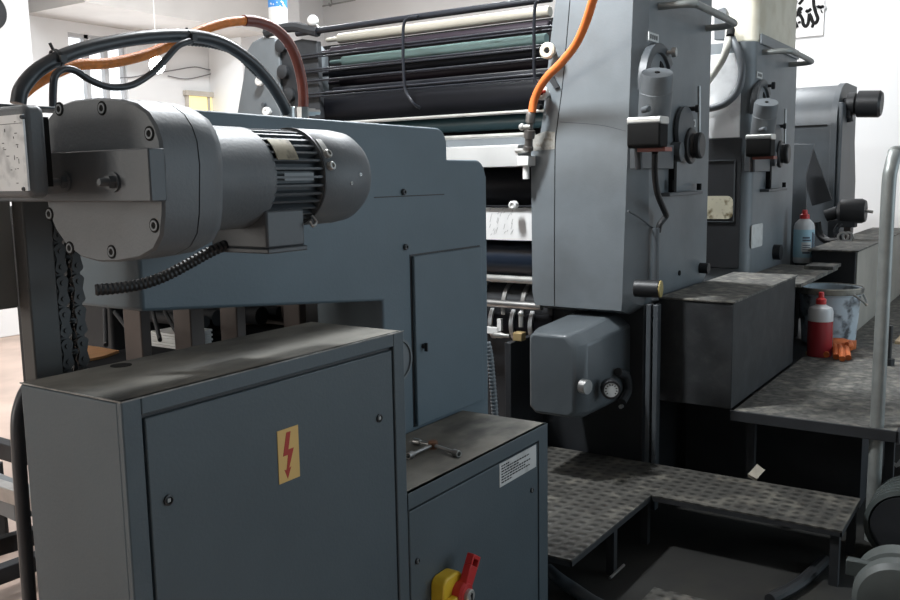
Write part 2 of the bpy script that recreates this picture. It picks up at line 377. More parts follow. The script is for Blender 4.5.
# ------------------------------------------------------------------ delivery side cover (blue grey guard)
YG = 1.842; GT = .30
t = thing('delivery_cover', 'broad blue grey sheet steel side cover with a narrow access door', 'cover', (2.4, YG+GT/2, 0))
gl = 1.396
pts = [xz(383, 301, YG), (2.354, .0), (3.03, .0)]
pts += [(3.03, 1.70)]+arc(2.965, 1.70, .065, 0, 90, 6)+[(2.762, 1.765)]
pts += [(2.762, 1.80)]+arc(2.70, 1.815, .062, 0, 90, 6)+[(gl+.2, 1.885)]+[(gl, 1.885), (gl, 1.385)]
MB().prism(pts, 1, YG, YG+GT).build('cover_panel', BLUEG, t, .016, 4)
ddx0, ddx1 = A(412, 300, y=YG).x, A(479.5, 300, y=YG).x
dz1, dz0 = A(412, 256, y=YG).z, sz+.01
MB().box(ddx0-.008, ddx1+.004, YG-.002, YG+.002, dz0, dz1+.006).build('door_gasket', BLACK, t)
dr = MB().box(ddx0, ddx1, YG-.014, YG, dz0, dz1).build('access_door', BLUEG, t, .004)
p = A(423, 346, y=YG-.014)
h = MB().lathe([(.009, 0), (.009, .008), (.005, .012), (0, .012)], p, (0,-1,0), 14).box(p.x-.003, p.x+.003, p.y-.02, p.y-.008, p.z-.018, p.z+.012).build('door_latch', BLACK, dr)
p = A(433, 369, y=YG-.0145)
for px, py in ((403, 192), (405, 247)):
    screw(t, A(px, py, y=YG), (0,-1,0), .011, GREYD, 'bolt', .008)
s0, s1 = A(374, 197.5, y=YG), A(444, 193.5, y=YG)
MB().box(s0.x, s1.x, YG-.0015, YG+.001, s0.z-.002, s0.z+.002).build('panel_seam', BLACK, t)
MB().box(ddx1+.006, ddx1+.011, YG-.0015, YG+.001, .85, 1.40).build('edge_seam', BLACK, t)
# hand wheel peeping out beside the cabinet
p = A(398, 354, y=1.815)
hw = MB().lathe([(.066, -.012), (.074, -.012), (.074, .012), (.066, .012), (.064, .0)], (A(397, 364, y=1.815).x, 1.815, p.z-.02), (0,-1,0), 32)
tag(hw.lathe([(.066, -.002), (.066, .006), (0, .006)], (A(397, 364, y=1.815).x, 1.815, p.z-.02), (0,-1,0), 32).build('hand_wheel', GREY), 'dark round hand wheel half hidden behind the large cabinet', 'wheel')

# dark delivery body and pile beyond the cover
t = thing('delivery_unit', 'dark delivery end of the press seen below the side cover', 'machine', (2.3, 3.0, 0))
MB().box(1.60, 3.0, 2.15, 2.8, 1.74, 1.80).build('shade_plate', DARKB, t, .004)  # unseen plate added to keep the overhead lamp off the space below
MB().box(1.95, 3.1, 2.75, 3.0, .66, 1.78).build('body', DARKB, t, .01)
MB().box(2.45, 3.1, 2.2, 4.2, 0, 1.6).build('end_frame', DARKB, t, .01)
for px, w_ in ((141, .018), (193, .028), (237, .020), (299, .018)):
    p = A(px, 318, y=2.2)
    MB().box(p.x-w_, p.x+w_, 2.18, 2.26, 0, 1.55).build('post', RUSTP, t, .004, label='brown primed steel post')
for (a, b_) in (((115, 312), (140, 345)), ((165, 312), (178, 335)), ((153, 312), (160, 340)), ((105, 310), (106, 345))):
    MB().cyl(A(a[0], a[1], y=2.5), A(b_[0], b_[1], y=2.3), .007).build('stay_rod', DARK, t)
for k, (px, py) in enumerate(((205, 322), (218, 318), (262, 316), (280, 312), (318, 309), (330, 311))):
    p = A(px, py, y=2.4); MB().cyl((p.x, 2.4, p.z), (p.x, 2.75, p.z), .022+.006*(k % 3)).build('roller_end', DARK, t)
MB().box(A(340, 305, y=2.4).x, 2.44, 2.38, 2.6, 1.0, 1.5).build('brown_panel', RUSTP, t)
pz = A(160, 343, y=2.5).z; p0, p1 = A(147, 335, y=2.5), A(180, 335, y=2.5)
MB().box(1.58, 2.44, 2.28, 2.52, pz-.03, pz).build('delivery_table', MATT, t, .003)
t = thing('paper_pile', 'short stack of white sheets on the delivery table under the cover', 'paper', (p0.x, 2.5, pz))
b = MB()
for k in range(6): b.box(p0.x+.004*(k % 3), p1.x+.006*(k % 2), 2.34, 2.50, pz+.0005+.008*k, pz+.0075+.008*k)
b.build('sheets', PAPER, t)

# ------------------------------------------------------------------ gear motor
MY, MZ = 1.595, 1.707
t = thing('gear_motor', 'grey geared electric motor with finned barrel above the large cabinet', 'motor', (1.5, MY, 1.54))
GX = 1.10
out = [(47,118),(56,106),(72,100),(95,97.5),(120,99),(135,103),(147,112),(155,125),(160,140),(163,165),(163,215),(161,236),(154,250),(140,258),(118,262),(98,262),(80,257),(66,246),(55,230),(48,212),(45,190),(45,150)]
poly = [yz(px, py, GX) for px, py in out]
cyy = sum(p[0] for p in poly)/len(poly); czz_ = sum(p[1] for p in poly)/len(poly)
def sc(k, dy=0, dz=0): return [(cyy+(p[0]-cyy)*k+dy, czz_+(p[1]-czz_)*k+dz) for p in poly]
b = MB().loft([[(GX, *p) for p in sc(.975)], [(GX+.006, *p) for p in sc(1)], [(GX+.085, *p) for p in sc(1)]])
g = b.build('gearbox_housing', MOTORG, t, 0, ang=30)
b = MB().loft([[(GX+.0852, *p) for p in sc(.985)], [(GX+.088, *p) for p in sc(.985)]]); b.build('gasket', INK, t)
b = MB().loft([[(GX+.088, *p) for p in sc(1)], [(GX+.130, *p) for p in sc(.99)], [(GX+.155, *p) for p in sc(.94)], [(GX+.167, *p) for p in sc(.82)]])
b.build('gearbox_rear', MOTORG, t, 0, ang=50)
for px, py in ((58, 107), (102, 106), (151, 132), (48, 215), (69, 250), (112, 254), (156, 227)):
    y_, z_ = yz(px, py, GX)
    y_ = cyy+(y_-cyy)*.97; z_ = czz_+(z_-czz_)*.97
    sr = MB().lathe([(.0100, -.002), (.0100, .0025), (.0066, .0025), (.0066, .0005), (0, .0005)], (GX, y_, z_), (-1,0,0), 18).build('screw', GREY, t)
    MB().lathe([(.0140, -.002), (.0140, .0008), (0, .0008)], (GX, y_, z_), (-1,0,0), 18).build('screw_recess', INK, sr)
    MB().lathe([(.0066, -.002), (.0066, .0012), (0, .0012)], (GX-.0004, y_, z_), (-1,0,0), 6).build('hex_socket', INK, sr)
X0 = GX+.155
MB().lathe([(.122, 0), (.122, .02), (.119, .03), (.119, .245), (.113, .26), (.0, .26)], (X0, MY, MZ), (1,0,0), 48).build('motor_flange', MOTORG, t)
X1 = X0+.25
bd = MB().lathe([(.098, 0), (.098, .19), (0, .19)], (X1, MY, MZ), (1,0,0), 40).build('motor_body', GREYD, t)
b = MB()
for k in range(36):
    a = 2*PI*k/36
    u = Vector((0, math.cos(a), math.sin(a))); w_ = Vector((0, -math.sin(a), math.cos(a)))*.0028
    o_ = Vector((X1, MY, MZ)); e_ = Vector((X1+.185, MY, MZ))
    i0, i1 = .094, .117
    b.add([o_+u*i0-w_, o_+u*i1-w_, o_+u*i1+w_, o_+u*i0+w_, e_+u*i0-w_, e_+u*i1-w_, e_+u*i1+w_, e_+u*i0+w_],
          [(0,1,2,3),(7,6,5,4),(0,4,5,1),(1,5,6,2),(2,6,7,3),(3,7,4,0)])
b.build('cooling_fins', GREYD, bd)
X2 = X1+.165
fc = MB().lathe([(.119, 0), (.122, .004), (.122, .135), (.118, .175), (.106, .20), (.085, .213), (0, .215)], (X2, MY, MZ), (1,0,0), 48).build('fan_cover', MOTORG, t, ang=45)
MB().lathe([(.1222, -.001), (.1235, 0), (.1235, .006), (.1222, .007)], (X2, MY, MZ), (1,0,0), 48, False).build('cover_band', BLACK, fc)
def curved(x0, x1, a0, a1, r, mt, name, par, label=None):
    b = MB(); rings = []
    for i in range(7):
        a = math.radians(a0+(a1-a0)*i/6); u = Vector((0, -math.cos(a), math.sin(a))); o = Vector((0, MY, MZ))
        rings.append([o+u*r+Vector((x0,0,0)), o+u*r+Vector((x1,0,0)), o+u*(r+.0025)+Vector((x1,0,0)), o+u*(r+.0025)+Vector((x0,0,0))])
    return b.loft(rings).build(name, mt, par, label=label)
curved(X1+.015, X1+.085, 20, 48, .117, mat('oily data plate', (.30, .27, .20, 1), .45, .5, .2, 30, dirt=(.06, .05, .04, 1), dscale=30, damt=.8), 'data_plate', bd, 'dirty brass data plate')
curved(X1+.03, X1+.13, -4, 5, .114, GREY, 'fin_bridge', bd)
lug = curved(X2+.012, X2+.032, 22, 48, .122, CHROME, 'lug_strap', fc, 'bright steel strap')
for a in (26, 12):
    a = math.radians(a); screw(fc, (X2+.022, MY-math.cos(a)*.124, MZ+math.sin(a)*.124), (0, -math.cos(a), math.sin(a)), .011, CHROME, 'strap_screw', .007)
for dx, a in ((.10, -8), (.135, 2)):
    a = math.radians(a); screw(fc, (X2+dx, MY-math.cos(a)*.119, MZ+math.sin(a)*.119), (0, -math.cos(a), math.sin(a)), .005, STEEL, 'cover_screw', .003)
tb0, tb1 = A(267, 235, y=1.50).x, A(305, 235, y=1.50).x
tb = MB().prism([(tb0+.0, MZ-.165), (tb0, MZ-.075), (tb1, MZ-.075), (tb1, MZ-.165)], 1, 1.50, 1.69).build('terminal_box', GREYD, t, .006)
MB().box(tb0-.003, tb1+.003, 1.495, 1.695, MZ-.176, MZ-.164).build('terminal_lid', GREYD, tb, .003)
MB().tube([A(312, 216, y=1.5), A(316, 222, y=1.485), A(313, 226, y=1.48), A(310, 222, y=1.49)], .004, 8).build('lead_wire', STEEL, t)

# support frame holding the motor
t = thing('support_frame', 'dark square post with a bolted crossbar holding the gear motor', 'frame', (1.12, 1.95, 0))
BX = 1.062
by1, bz1 = yz(46, 148, BX); by0, _ = yz(148, 150, BX); bz0 = A(100, 202, x=BX).z; bz1 = A(100, 150, x=BX).z
bar = MB().box(BX, GX-.001, by0, 1.93, bz0, bz1).build('crossbar', GREYD, t, .003)
for px, ln in ((66, .035), (114, .03)):
    y_, z_ = yz(px, 182, BX)
    bo = MB().lathe([(.013, 0), (.013, .016), (0, .016)], (BX, y_, z_), (-1,0,0), 6).build('bolt', STEEL if False else GREYD, bar)
    MB().lathe([(.008, 0), (.008, ln), (.006, ln+.003), (0, ln+.003)], (BX, y_, z_), (-1,0,0), 14).build('stud', GREYD, bo)
    MB().lathe([(.019, 0), (.019, .004), (0, .004)], (BX, y_, z_), (-1,0,0), 20).build('washer', GREYD, bo)
p = A(24, 300, y=1.93)
MB().box(p.x+.014, p.x+.085, 1.93, 1.975, 0, 1.84).build('post', mat('dark post paint', (.06, .058, .055, 1), .5, 0, .1), t, .004)
p2 = A(-4, 300, y=2.0)
MB().box(p2.x-.12, A(17, 250, y=2.0).x, 2.01, 2.05, A(5, 310, y=2.0).z, 1.82).build('side_plate', mat('pale grey plate', (.24, .24, .23, 1), .5), t, .004)
MB().box(.93, 1.25, 1.80, 1.92, A(20, 97, x=1.0).z-.004, A(20, 97, x=1.0).z).build('top_plate', GREYD, t, .001)
# junction box with its data plate
JX = .95
jy0, jy1 = A(27, 150, x=JX).y, A(-40, 150, x=JX).y
jz1, jz0 = A(30, 103, x=JX).z, A(30, 198, x=JX).z
t = thing('junction_box', 'rounded dark grey junction box with a scratched white data plate', 'box', (JX+.06, (jy0+jy1)/2, jz0))
MB().prism(rrect(jy0, jy1, jz0, jz1, .016, 5), 0, JX, JX+.042).build('housing', MOTORG, t, .012, 4)
MB().box(JX+.042, JX+.06, jy0+.02, jy1, jz0+.02, jz1-.02).build('mounting_back', INK, t)
pz1, pz0 = A(12, 115, x=JX-.003).z, A(12, 191, x=JX-.003).z
dp = MB().box(JX-.003, JX+.001, A(25, 150, x=JX-.003).y, jy1-.01, pz0, pz1).build('data_plate', PLATEL, t, label='scratched white data plate')
b = MB(); random.seed(11)
py_ = A(25, 150, x=JX-.003).y
for k in range(26):
    yy, zz = py_+random.uniform(.012, .12), random.uniform(pz0+.012, pz1-.012); l = random.uniform(.003, .009)
    if random.random() < .6: b.box(JX-.0036, JX-.0028, yy, yy+l, zz, zz+.0012)
    else: b.box(JX-.0036, JX-.0028, yy, yy+.001, zz, zz+l)
b.box(JX-.0036, JX-.0028, py_+.004, jy1-.02, pz1-.016, pz1-.0152)
b.build('printed_marks', INK, dp)
for px, py in ((22, 117), (24, 189)):
    y_, z_ = yz(px, py, JX-.003); screw(dp, (JX-.003, y_, z_), (-1,0,0), .004, GREYD, 'rivet', .001)

# ------------------------------------------------------------------ chains
def chain(px, y, grp, label):
    p = A(px, 270, y=y)
    t = thing('roller_chain', label, 'chain', (p.x, y, 0), grp)
    z = 1.62; k = 0; S_ = 1.35
    while z > .05:
        b = MB(); s = .010 if k % 2 else .017
        for sg in (-1, 1):
            b.prism(arc(p.x, z, .017, 20, 160, 6)+[(p.x-.010, z-.019)]+arc(p.x, z-.038, .017, 200, 340, 6)+[(p.x+.010, z-.019)], 1, y+sg*s-.0018, y+sg*s+.0018)
        b.cyl((p.x, y-.022, z), (p.x, y+.022, z), .006, seg=10)
        b.cyl((p.x, y-.010, z-.038), (p.x, y+.010, z-.038), .010, seg=10)
        b.build('chain_link', mat('oily chain', (.05, .05, .05, 1), .5, .4) if 'oily chain' not in bpy.data.materials else bpy.data.materials['oily chain'], t)
        z -= .038; k += 1
chain(57, 1.95, 'hanging chains', 'left oily roller chain hanging beside the square post')
chain(73, 1.95, 'hanging chains', 'right oily roller chain hanging further from the square post')

# ------------------------------------------------------------------ hoses over the delivery
HY = 1.95
def path(l, y): return [A(px, py, y=(y if not isinstance(y, (tuple, list)) else y[0]+(y[1]-y[0])*i/(len(l)-1))) for i, (px, py) in enumerate(l)]
t = thing('hose', 'thick black rubber hose arching over the gear motor', 'hose', A(150, 100, y=HY))
MB().tube(path([(18, 104), (22, 88), (38, 70), (65, 55.5), (100, 45), (145, 37.5), (190, 36), (222, 43), (250, 61), (268, 80), (281, 100), (289, 116)], HY), .0175, 16).build('tube', HOSEB, t)
p = A(289, 114, y=HY); MB().lathe([(.021, -.02), (.021, .02), (.019, .022)], p, (0,0,1), 16).build('end_ferrule', STEEL, t)
t = thing('hose', 'amber and red brown hose rising behind the black hose', 'hose', A(200, 100, y=HY+.06))
MB().tube(path([(18, 98), (35, 84), (55, 73), (78, 65), (110, 63), (145, 55), (172, 44), (200, 31), (225, 23), (246, 20.5)], HY+.05), .0135, 14).build('tube', ORANGD, t)
MB().tube(path([(244, 20.5), (258, 22), (275, 29), (290, 45), (299, 68), (303, 92), (303, 116)], HY+.05), .0165, 14).build('sleeve', MAROON, t, label='red brown sleeve of the hose')
p = A(303, 112, y=HY+.05); MB().lathe([(.02, -.02), (.02, .015), (0, .016)], p, (0,0,1), 6).build('end_nut', STEEL, t)
MB().lathe([(.013, -.015), (.013, .012), (.009, .014), (.009, .03), (0, .03)], A(311, 112, y=HY+.05), (1,-.4,0), 6).build('pipe_elbow', STEEL, t)
t = thing('cable', 'thin black cable sagging in a loop under the thick hose', 'cable', A(110, 100, y=HY-.04))
MB().tube(path([(53, 112), (53, 92), (55, 76), (64, 69), (76, 71), (90, 80), (110, 87), (132, 85), (152, 73), (165, 60), (178, 46), (190, 41)], HY-.035), .0085, 12).build('cable_run', HOSEB, t)
MB().tube(path([(187, 42), (212, 45), (235, 53), (255, 72), (272, 88), (287, 112)], HY+.03), .010, 12, rib=.012).build('ribbed_sleeve', BLACK, t)
for px, py, lab_ in ((57, 58, 'black zip tie with its tail up near the left end of the hose'), (188, 37, 'black zip tie at the top of the thick hose')):
    p = A(px, py, y=HY); d = (A(px+20, py-(9 if px < 100 else 1), y=HY)-p).normalized()
    b = MB().lathe([(.0188, -.005), (.021, -.005), (.021, .005), (.0188, .005)], p, d, 20, False)
    u = Vector((-d.z, 0, d.x)); b.cyl(p+u*.018, p+u*(.036 if px < 100 else .024), .0038, seg=8).box(p.x-.008, p.x+.008, p.y-.028, p.y-.018, p.z-.012, p.z+.004)
    tag(b.build('zip_tie', BLACK), lab_, 'tie', 'zip ties on the thick hose')
t = thing('conduit', 'black corrugated conduit drooping under the gear motor', 'conduit', A(160, 280, y=1.72))
MB().tube(path([(95, 290), (118, 288), (142, 284), (165, 276), (190, 263), (212, 251), (238, 240)], (1.80, 1.63)), .0145, 14, rib=.010).build('corrugated_tube', BLACK, t)
p = A(238, 240, y=1.63); MB().lathe([(.02, -.02), (.02, .012), (.017, .018)], p, (1, -.2, .25), 14).build('gland', BLACK, t)
# grey corrugated hose beside the cover
t = thing('conduit', 'pale grey corrugated conduit standing beside the blue grey cover', 'conduit', A(491, 400, x=3.3))
MB().tube([A(487, 342, x=3.3), A(489, 350, x=3.3), A(491, 365, x=3.3), A(494, 400, x=3.3), A(496, 440, x=3.3), Vector((3.3, A(498, 470, x=3.3).y, 0))], .016, 14, rib=.016).build('corrugated_tube', GREYD if False else GREY, t)

# ------------------------------------------------------------------ printing unit one
UX, UY, UD = 4.1, 1.62, 1.0
t = thing('printing_unit', 'nearest tall grey printing unit with a stack of exposed ink rollers', 'machine', (UX+.5, 2.9, 0))
ztop = 2.85
pf = [(1.72, 1.003), (2.20, 1.003), (2.215, 1.10), (2.22, 1.855), (2.19, 1.90), (2.165, 1.915), (2.15, 2.0), (2.10, 2.42), (2.07, 2.60), (2.06, ztop), (1.62, ztop), (1.62, 1.12), (1.65, 1.05)]
def zf(p): return p
# column lofted with a rounded front corner toward the operator side
rings = []
def chw(z): return .045+.05*max(0, min(1, (2.05-z)/.9))
for i in range(4):
    a = (i/3)
    rings.append([(UX+chw(p[1])*1.1*a, max(p[0], 1.62+chw(p[1])*(1-a)) if p[0] < 1.95 else p[0], p[1]+(0.03*(1-a) if p[1] < 1.1 else 0)) for p in pf])
rings.append([(UX+UD, p[0], p[1]) for p in pf])
cf = MB().loft(rings).build('side_frame', GREY, t, 0, ang=28)
sm = [A(570, 0, x=UX), A(563, 80, x=UX), A(556, 135, x=UX), A(555, 160, x=UX), A(554.5, 230, x=UX), A(554.5, 306, x=UX)]
MB().tube(sm, .0025, 6).build('panel_seam', INK, cf)
MB().tube([A(560, 122, x=UX), A(600, 125, x=UX), A(626, 131, x=UX)], .0018, 6).build('crease_line', GREYD, cf)  # thin dark line drawn along the crease of the column front
wp = [yz(533, 136, UX), yz(546, 131, UX), yz(555, 132, UX), yz(555, 149, UX), yz(533, 151, UX)]
MB().prism(wp, 0, UX-.002, UX+.001).build('worn_patch', mat('worn paint', (.33, .33, .31, 1), .4, .3, .3, 30, dirt=(.14, .11, .08, 1), dscale=30, damt=.8), cf)
# lower body
MB().box(UX+.15, UX+UD, 1.66, 4.25, 0, 1.04).build('lower_body', DARKB, t, .006)
for k, px in enumerate((650, 657)):
    p = A(px, 300, x=UX+.12); MB().box(UX+.10, UX+.15, p.y-.012, p.y+.012, .0, 1.06).build('cable_rail', GREYD, t, .004)
# inner side panel left of the gear cover
MB().box(3.90, UX+.15, 2.235, 2.27, .0, .86).build('inner_panel', DARKB, t, .004)
# far side frame
ff = [yz(237, 122, UX), yz(236, 118, UX), yz(243, 78, UX), yz(246, 52, UX), yz(252, 42, UX), yz(262, 36.5, UX), yz(273, 38, UX), yz(279, 46, UX)]
ff = [(4.36, 0), ]+ff+[(3.96, 2.0), (3.96, 0)]
MB().prism(ff, 0, UX-.0, UX+UD).build('far_frame', GREY, t, .008)
inn = [yz(283, 118, UX-.02), yz(272, 90, UX-.02), yz(273, 55, UX-.02), yz(282, 42, UX-.02), yz(297, 38, UX-.02), yz(312, 40, UX-.02), yz(316, 118, UX-.02)]
MB().prism(inn, 0, UX+.02, UX+.06).build('bearing_plate', DARK, t, .004)
for px, py in ((282, 46), (284, 72), (290, 95)):
    MB().lathe([(.042, 0), (.042, .02), (.025, .03), (0, .03)], A(px, py, x=UX), (-1,0,0), 20).build('bearing_cap', DARK, t)
for px, py in ((264, 82), (271, 112)):
    p = A(px, py, x=UX); kb = MB().lathe([(.010, 0), (.010, .03), (.028, .034), (.028, .055), (.022, .06), (.010, .06), (.008, .055), (0, .055)], p, (-1,-.15,0), 24).build('adjuster_knob', WHITEP, t, label='white round knob on the far frame')
MB().cyl(A(265, 105, x=UX), A(265, 105, x=UX)+Vector((-.02,0,0)), .014).build('bolt', GREYD, t)
p = A(313, 21, x=UX); b = MB().cyl(A(320, 30, x=UX), p, .008)
b.build('lever_rod', STEEL, t); MB().ball(p, .034, 20).build('lever_ball', WHITEP, t, label='white ball on top of a lever')
MB().tube([A(266, 33, x=UX), A(280, 29, x=UX), A(295, 27, x=UX), A(305, 29, x=UX), A(318, 32, x=UX)], .03, 8).build('top_bracket', DARK, t)
# rollers: measured along px 460
YL, YR = 3.82, 2.12
def rz(py, x): return A(460, py, x=x).z
def roller(top, bot, mt, x=4.32, yl=YL-.06, label=None, name='ink_roller'):
    z1, z0 = rz(top, x), rz(bot, x); r = (z1-z0)/2
    o = MB().lathe([(r*.45, 0), (r*.45, .10), (r, .10), (r, yl-YR), (0, yl-YR)], (x, yl+.10, (z0+z1)/2), (0,-1,0), 28).build(name, mt, t, .004, label=label)
    return o
roller(17.5, 28.5, mat('cream steel roller', (.38, .355, .30, 1), .3, .3, .15, 10, stretch=(1,.2,1)), 4.32, 3.66, 'bright steel roller near the top')
roller(31, 42, PURPLE, 4.32, 3.72, 'inky purple roller')
roller(43, 53, GREEN, 4.28, 3.60, 'pale green roller')
roller(55, 66, INKBLK, 4.34, 3.75)
roller(66, 76, PURPLE, 4.40, 3.72, 'lower inky purple roller')
roller(76, 86, INKBLK, 4.36, 3.75)
roller(84, 117, INKBLK, 4.30, 3.80, 'wide black roller below the bars')
roller(117, 132, TEAL, 4.36, 3.90, 'dark teal roller')
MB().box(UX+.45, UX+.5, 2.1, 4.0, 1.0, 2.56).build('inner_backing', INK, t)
# cage of guard rods
cg = MB()
for py, r in ((11, .018), (37, .006), (40, .005), (54, .006), (56.5, .005), (66.5, .0065), (81, .0065), (84.5, .005)):
    z = rz(py, 4.10)
    MB().cyl((4.10, 3.80, z), (4.10, 2.10, z), r, seg=14).build('guard_rod', mat('black enamel rod', (.012, .014, .019, 1), .36, .0, 0, spec=.35) if 'black enamel rod' not in bpy.data.materials else bpy.data.materials['black enamel rod'], t)
ROD = bpy.data.materials['black enamel rod']
MB().tube([A(418, 17, x=4.06), A(409, 18, x=4.06), A(404, 24, x=4.06), A(403, 45, x=4.06), A(404, 78, x=4.06), A(406, 92, x=4.06), A(414, 104, x=4.06), A(420, 108, x=4.1)], .0085, 8).build('guard_strut', ROD, t)
MB().tube([A(541, 0, x=4.06), A(535, 6, x=4.06), A(534, 45, x=4.06), A(534.5, 76, x=4.06), A(538, 86, x=4.06), A(545, 92, x=4.06)], .0085, 8).build('guard_strut', ROD, t)
z = rz(115.5, 4.10); MB().cyl((4.10, 3.9, z), (4.10, 2.14, z), .009, seg=14).build('cross_bar', CHROME, t, label='bright steel cross bar')
z = rz(137.5, 4.10); MB().cyl((4.10, 3.9, z), (4.10, 2.2, z), .012, seg=14).build('cross_bar', CHROME, t, label='bright steel cross bar')
MB().box(4.16, 4.5, 2.2, 3.9, rz(147, 4.16), rz(139, 4.16)).build('grey_ledge', GREY, t, .003)
# pale steel tray
ty0 = A(518, 150, x=4.05).y
b = MB().prism([(4.05, A(460, 168, x=4.05).z-.0), (4.05, A(460, 147, x=4.05).z), (4.30, A(460, 144, x=4.05).z), (4.30, A(460, 168, x=4.05).z)], 1, ty0, 3.9)
b.build('ink_tray', TRAY, t, .003, label='pale sheet steel tray')
MB().box(4.02, 4.10, A(531, 150, x=4.05).y, A(520, 150, x=4.05).y, A(524, 166, x=4.05).z, A(524, 156, x=4.05).z).build('tray_block', WHITEP, t, .004)
p = A(526, 172, x=4.05); MB().cyl(p+Vector((0,0,.05)), p+Vector((0,0,-.035)), .017, seg=16).build('drain_nozzle', WHITEP, t)
p = A(521, 150.5, x=4.05); MB().cyl(p+Vector((0,.03,0)), p+Vector((0,-.03,0)), .012, seg=16).build('drain_pipe', CHROME, t)
def lowroll(top, bot, mt, x, name, label=None, r=None):
    z1, z0 = A(505, top, x=x).z, A(505, bot, x=x).z; rr = (z1-z0)/2
    return MB().lathe([(rr, 0), (rr, 1.8), (0, 1.8)], (x, 3.95, (z0+z1)/2), (0,-1,0), 40).build(name, mt, t, label=label)
lowroll(168, 208, INKBLK, 4.30, 'ink_roller', 'black roller under the pale tray')
z = A(505, 206.5, x=4.12).z; MB().cyl((4.12, 3.95, z), (4.12, 2.17, z), .007).build('cross_bar', INKBLK, t)
p = A(515, 205, x=4.08); MB().lathe([(.022, 0), (.022, .03), (.014, .034), (.012, .026), (0, .026)], p, (-1,0,0), 20).build('lock_knob', WHITEP, t, label='small white knob on a black bar')
PLM = mat('reflection white sheet', (.86, .86, .85, 1), .25, .1, .04, 5, dirt=(.12, .12, .12, 1), dscale=9, damt=.0, stretch=(1, 3, .6))  # near white paints in what a chrome cylinder reflects
MB().box(4.13, 4.15, 2.16, 3.95, A(505, 240, x=4.13).z, A(505, 208, x=4.13).z).build('reflection_sheet', PLM, t, label='white sheet standing in for the reflection on a chrome cylinder, with grey scribbles')
b = MB(); random.seed(5)
for k in range(26):
    px, py = random.uniform(489, 512), random.uniform(210, 236); p = A(px, py, x=4.129); l = random.uniform(.01, .035)
    b.add([p, p+Vector((0, -.003, 0)), p+Vector((0, -.012, l)), p+Vector((0, -.009, l))], [(0,1,2,3)])
b.build('scribble_marks', mat('grey scribble', (.38, .38, .38, 1), .5, 0, 0), t)
lowroll(240, 275, NAVY, 4.26, 'blanket_cylinder')
z = A(505, 279, x=4.12).z; MB().cyl((4.12, 3.95, z), (4.12, 2.17, z), .02).build('cross_bar', CHROME, t, label='thick bright cross bar')
z = A(505, 304, x=4.12).z; MB().cyl((4.12, 3.95, z), (4.12, 2.17, z), .020).build('cross_bar', STEEL, t, label='dull grey cross bar')
z = A(505, 304, x=4.35).z
MB().cyl((4.37, 3.95, z), (4.37, 2.17, z), .13, seg=40).build('transfer_cylinder', DARK, t)
for px in (488, 509, 528):
    p = A(px, 292, x=4.3); MB().lathe([(.128, -.012), (.142, -.012), (.142, .012), (.128, .012)], (4.37, p.y, z), (0,1,0), 40, False, True).build('cylinder_ring', STEEL, t)
z = A(505, 325, x=4.2).z
MB().cyl((4.32, 3.95, z), (4.32, 2.17, z), .10, seg=32).build('gripper_cylinder', INKBLK, t)
for px in (489, 510, 529):
    p = A(px, 320, x=4.2); MB().lathe([(.10, -.012), (.115, -.012), (.115, .012), (.10, .012)], (4.32, p.y, z), (0,1,0), 32, False, True).build('gripper_ring', TRAY, t)
MB().box(4.12, 4.15, A(498, 325, x=4.12).y, A(480, 325, x=4.12).y, A(495, 334, x=4.12).z, A(495, 328, x=4.12).z).build('sheet_guide', WHITEP, t)
MB().box(4.12, 4.14, A(499, 325, x=4.12).y-.012, A(499, 325, x=4.12).y+.012, A(499, 331, x=4.12).z, A(499, 319, x=4.12).z).build('guide_tab', WHITEP, t)
p = A(517, 337, x=3.95); MB().box(3.95, 4.0, p.y-.026, p.y+.026, p.z-.022, p.z+.022).build('brass_block', BRASS, t, .004, label='small brass block')
p = A(508, 336, x=3.98); MB().lathe([(.006, 0), (.016, .01), (.016, .05), (.010, .07), (.010, .10)], p+Vector((0,.09,0)), (0,-1,0), 14).build('oil_fitting', CHROME, t)
p = A(521, 327, x=4.0); MB().cyl(p, p+Vector((0,0,.06)), .012).ball(p+Vector((0,0,.07)), .016).build('grease_nipple', CHROME, t)
# gear cover box under the column
GXb = 3.72
g0, g1 = yz(529, 333, GXb), yz(572, 337, GXb)
def gring(x, ins, zt_): 
    return [(x, p[0], p[1]) for p in rrect(g1[0]-.02+ins*.2, g0[0]+.04-ins, .50+ins, zt_-ins, .05, 4)]
zt_ = g0[1]+.015
b = MB()
ys0, ys1 = A(574, 380, x=GXb).y-.0, A(529, 340, x=GXb).y
pz0, pz1 = A(550, 415, x=GXb).z, A(548, 335, x=GXb).z
prof = [(ys0, pz0+.03), (ys0+.03, pz0), (ys1-.03, pz0), (ys1, pz0+.03), (ys1, pz1-.02), (ys1-.02, pz1), (ys0+.05, pz1), (ys0, pz1-.05)]
profm = [(ys0-.045, pz0+.02), (ys0-.015, pz0-.01), (ys1-.03, pz0-.01), (ys1+.005, pz0+.03), (ys1+.005, pz1), (ys1-.02, pz1+.02), (ys0+.0, pz1+.02), (ys0-.045, pz1-.04)]
prof2 = [(ys0-.06, pz0+.02), (ys0-.03, pz0-.01), (ys1-.03, pz0-.01), (ys1+.005, pz0+.03), (ys1+.005, .985), (ys1-.02, 1.0), (ys0+.02, 1.0), (ys0-.06, .94)]
b.loft([[(GXb, *p) for p in prof], [(GXb+.06, *p) for p in profm], [(UX+.16, *p2) for p2 in prof2]])
gc = b.build('gear_cover', mat('gear cover paint', (.085, .098, .107, 1), .35, 0, .1, 5, .06, 90), t, .012, 3, ang=40, label='grey cast gear cover with bevelled sides')
tube_r = [(GXb+.05, *p) for p in prof]
p = A(592, 386, y=1.70)
yv = 1.66
pv = A(587, 387, y=ys0-.062); MB().lathe([(.034, -.03), (.034, .006), (0, .006)], pv, (-.2,-1,0), 24).build('round_plug', STEEL, gc)
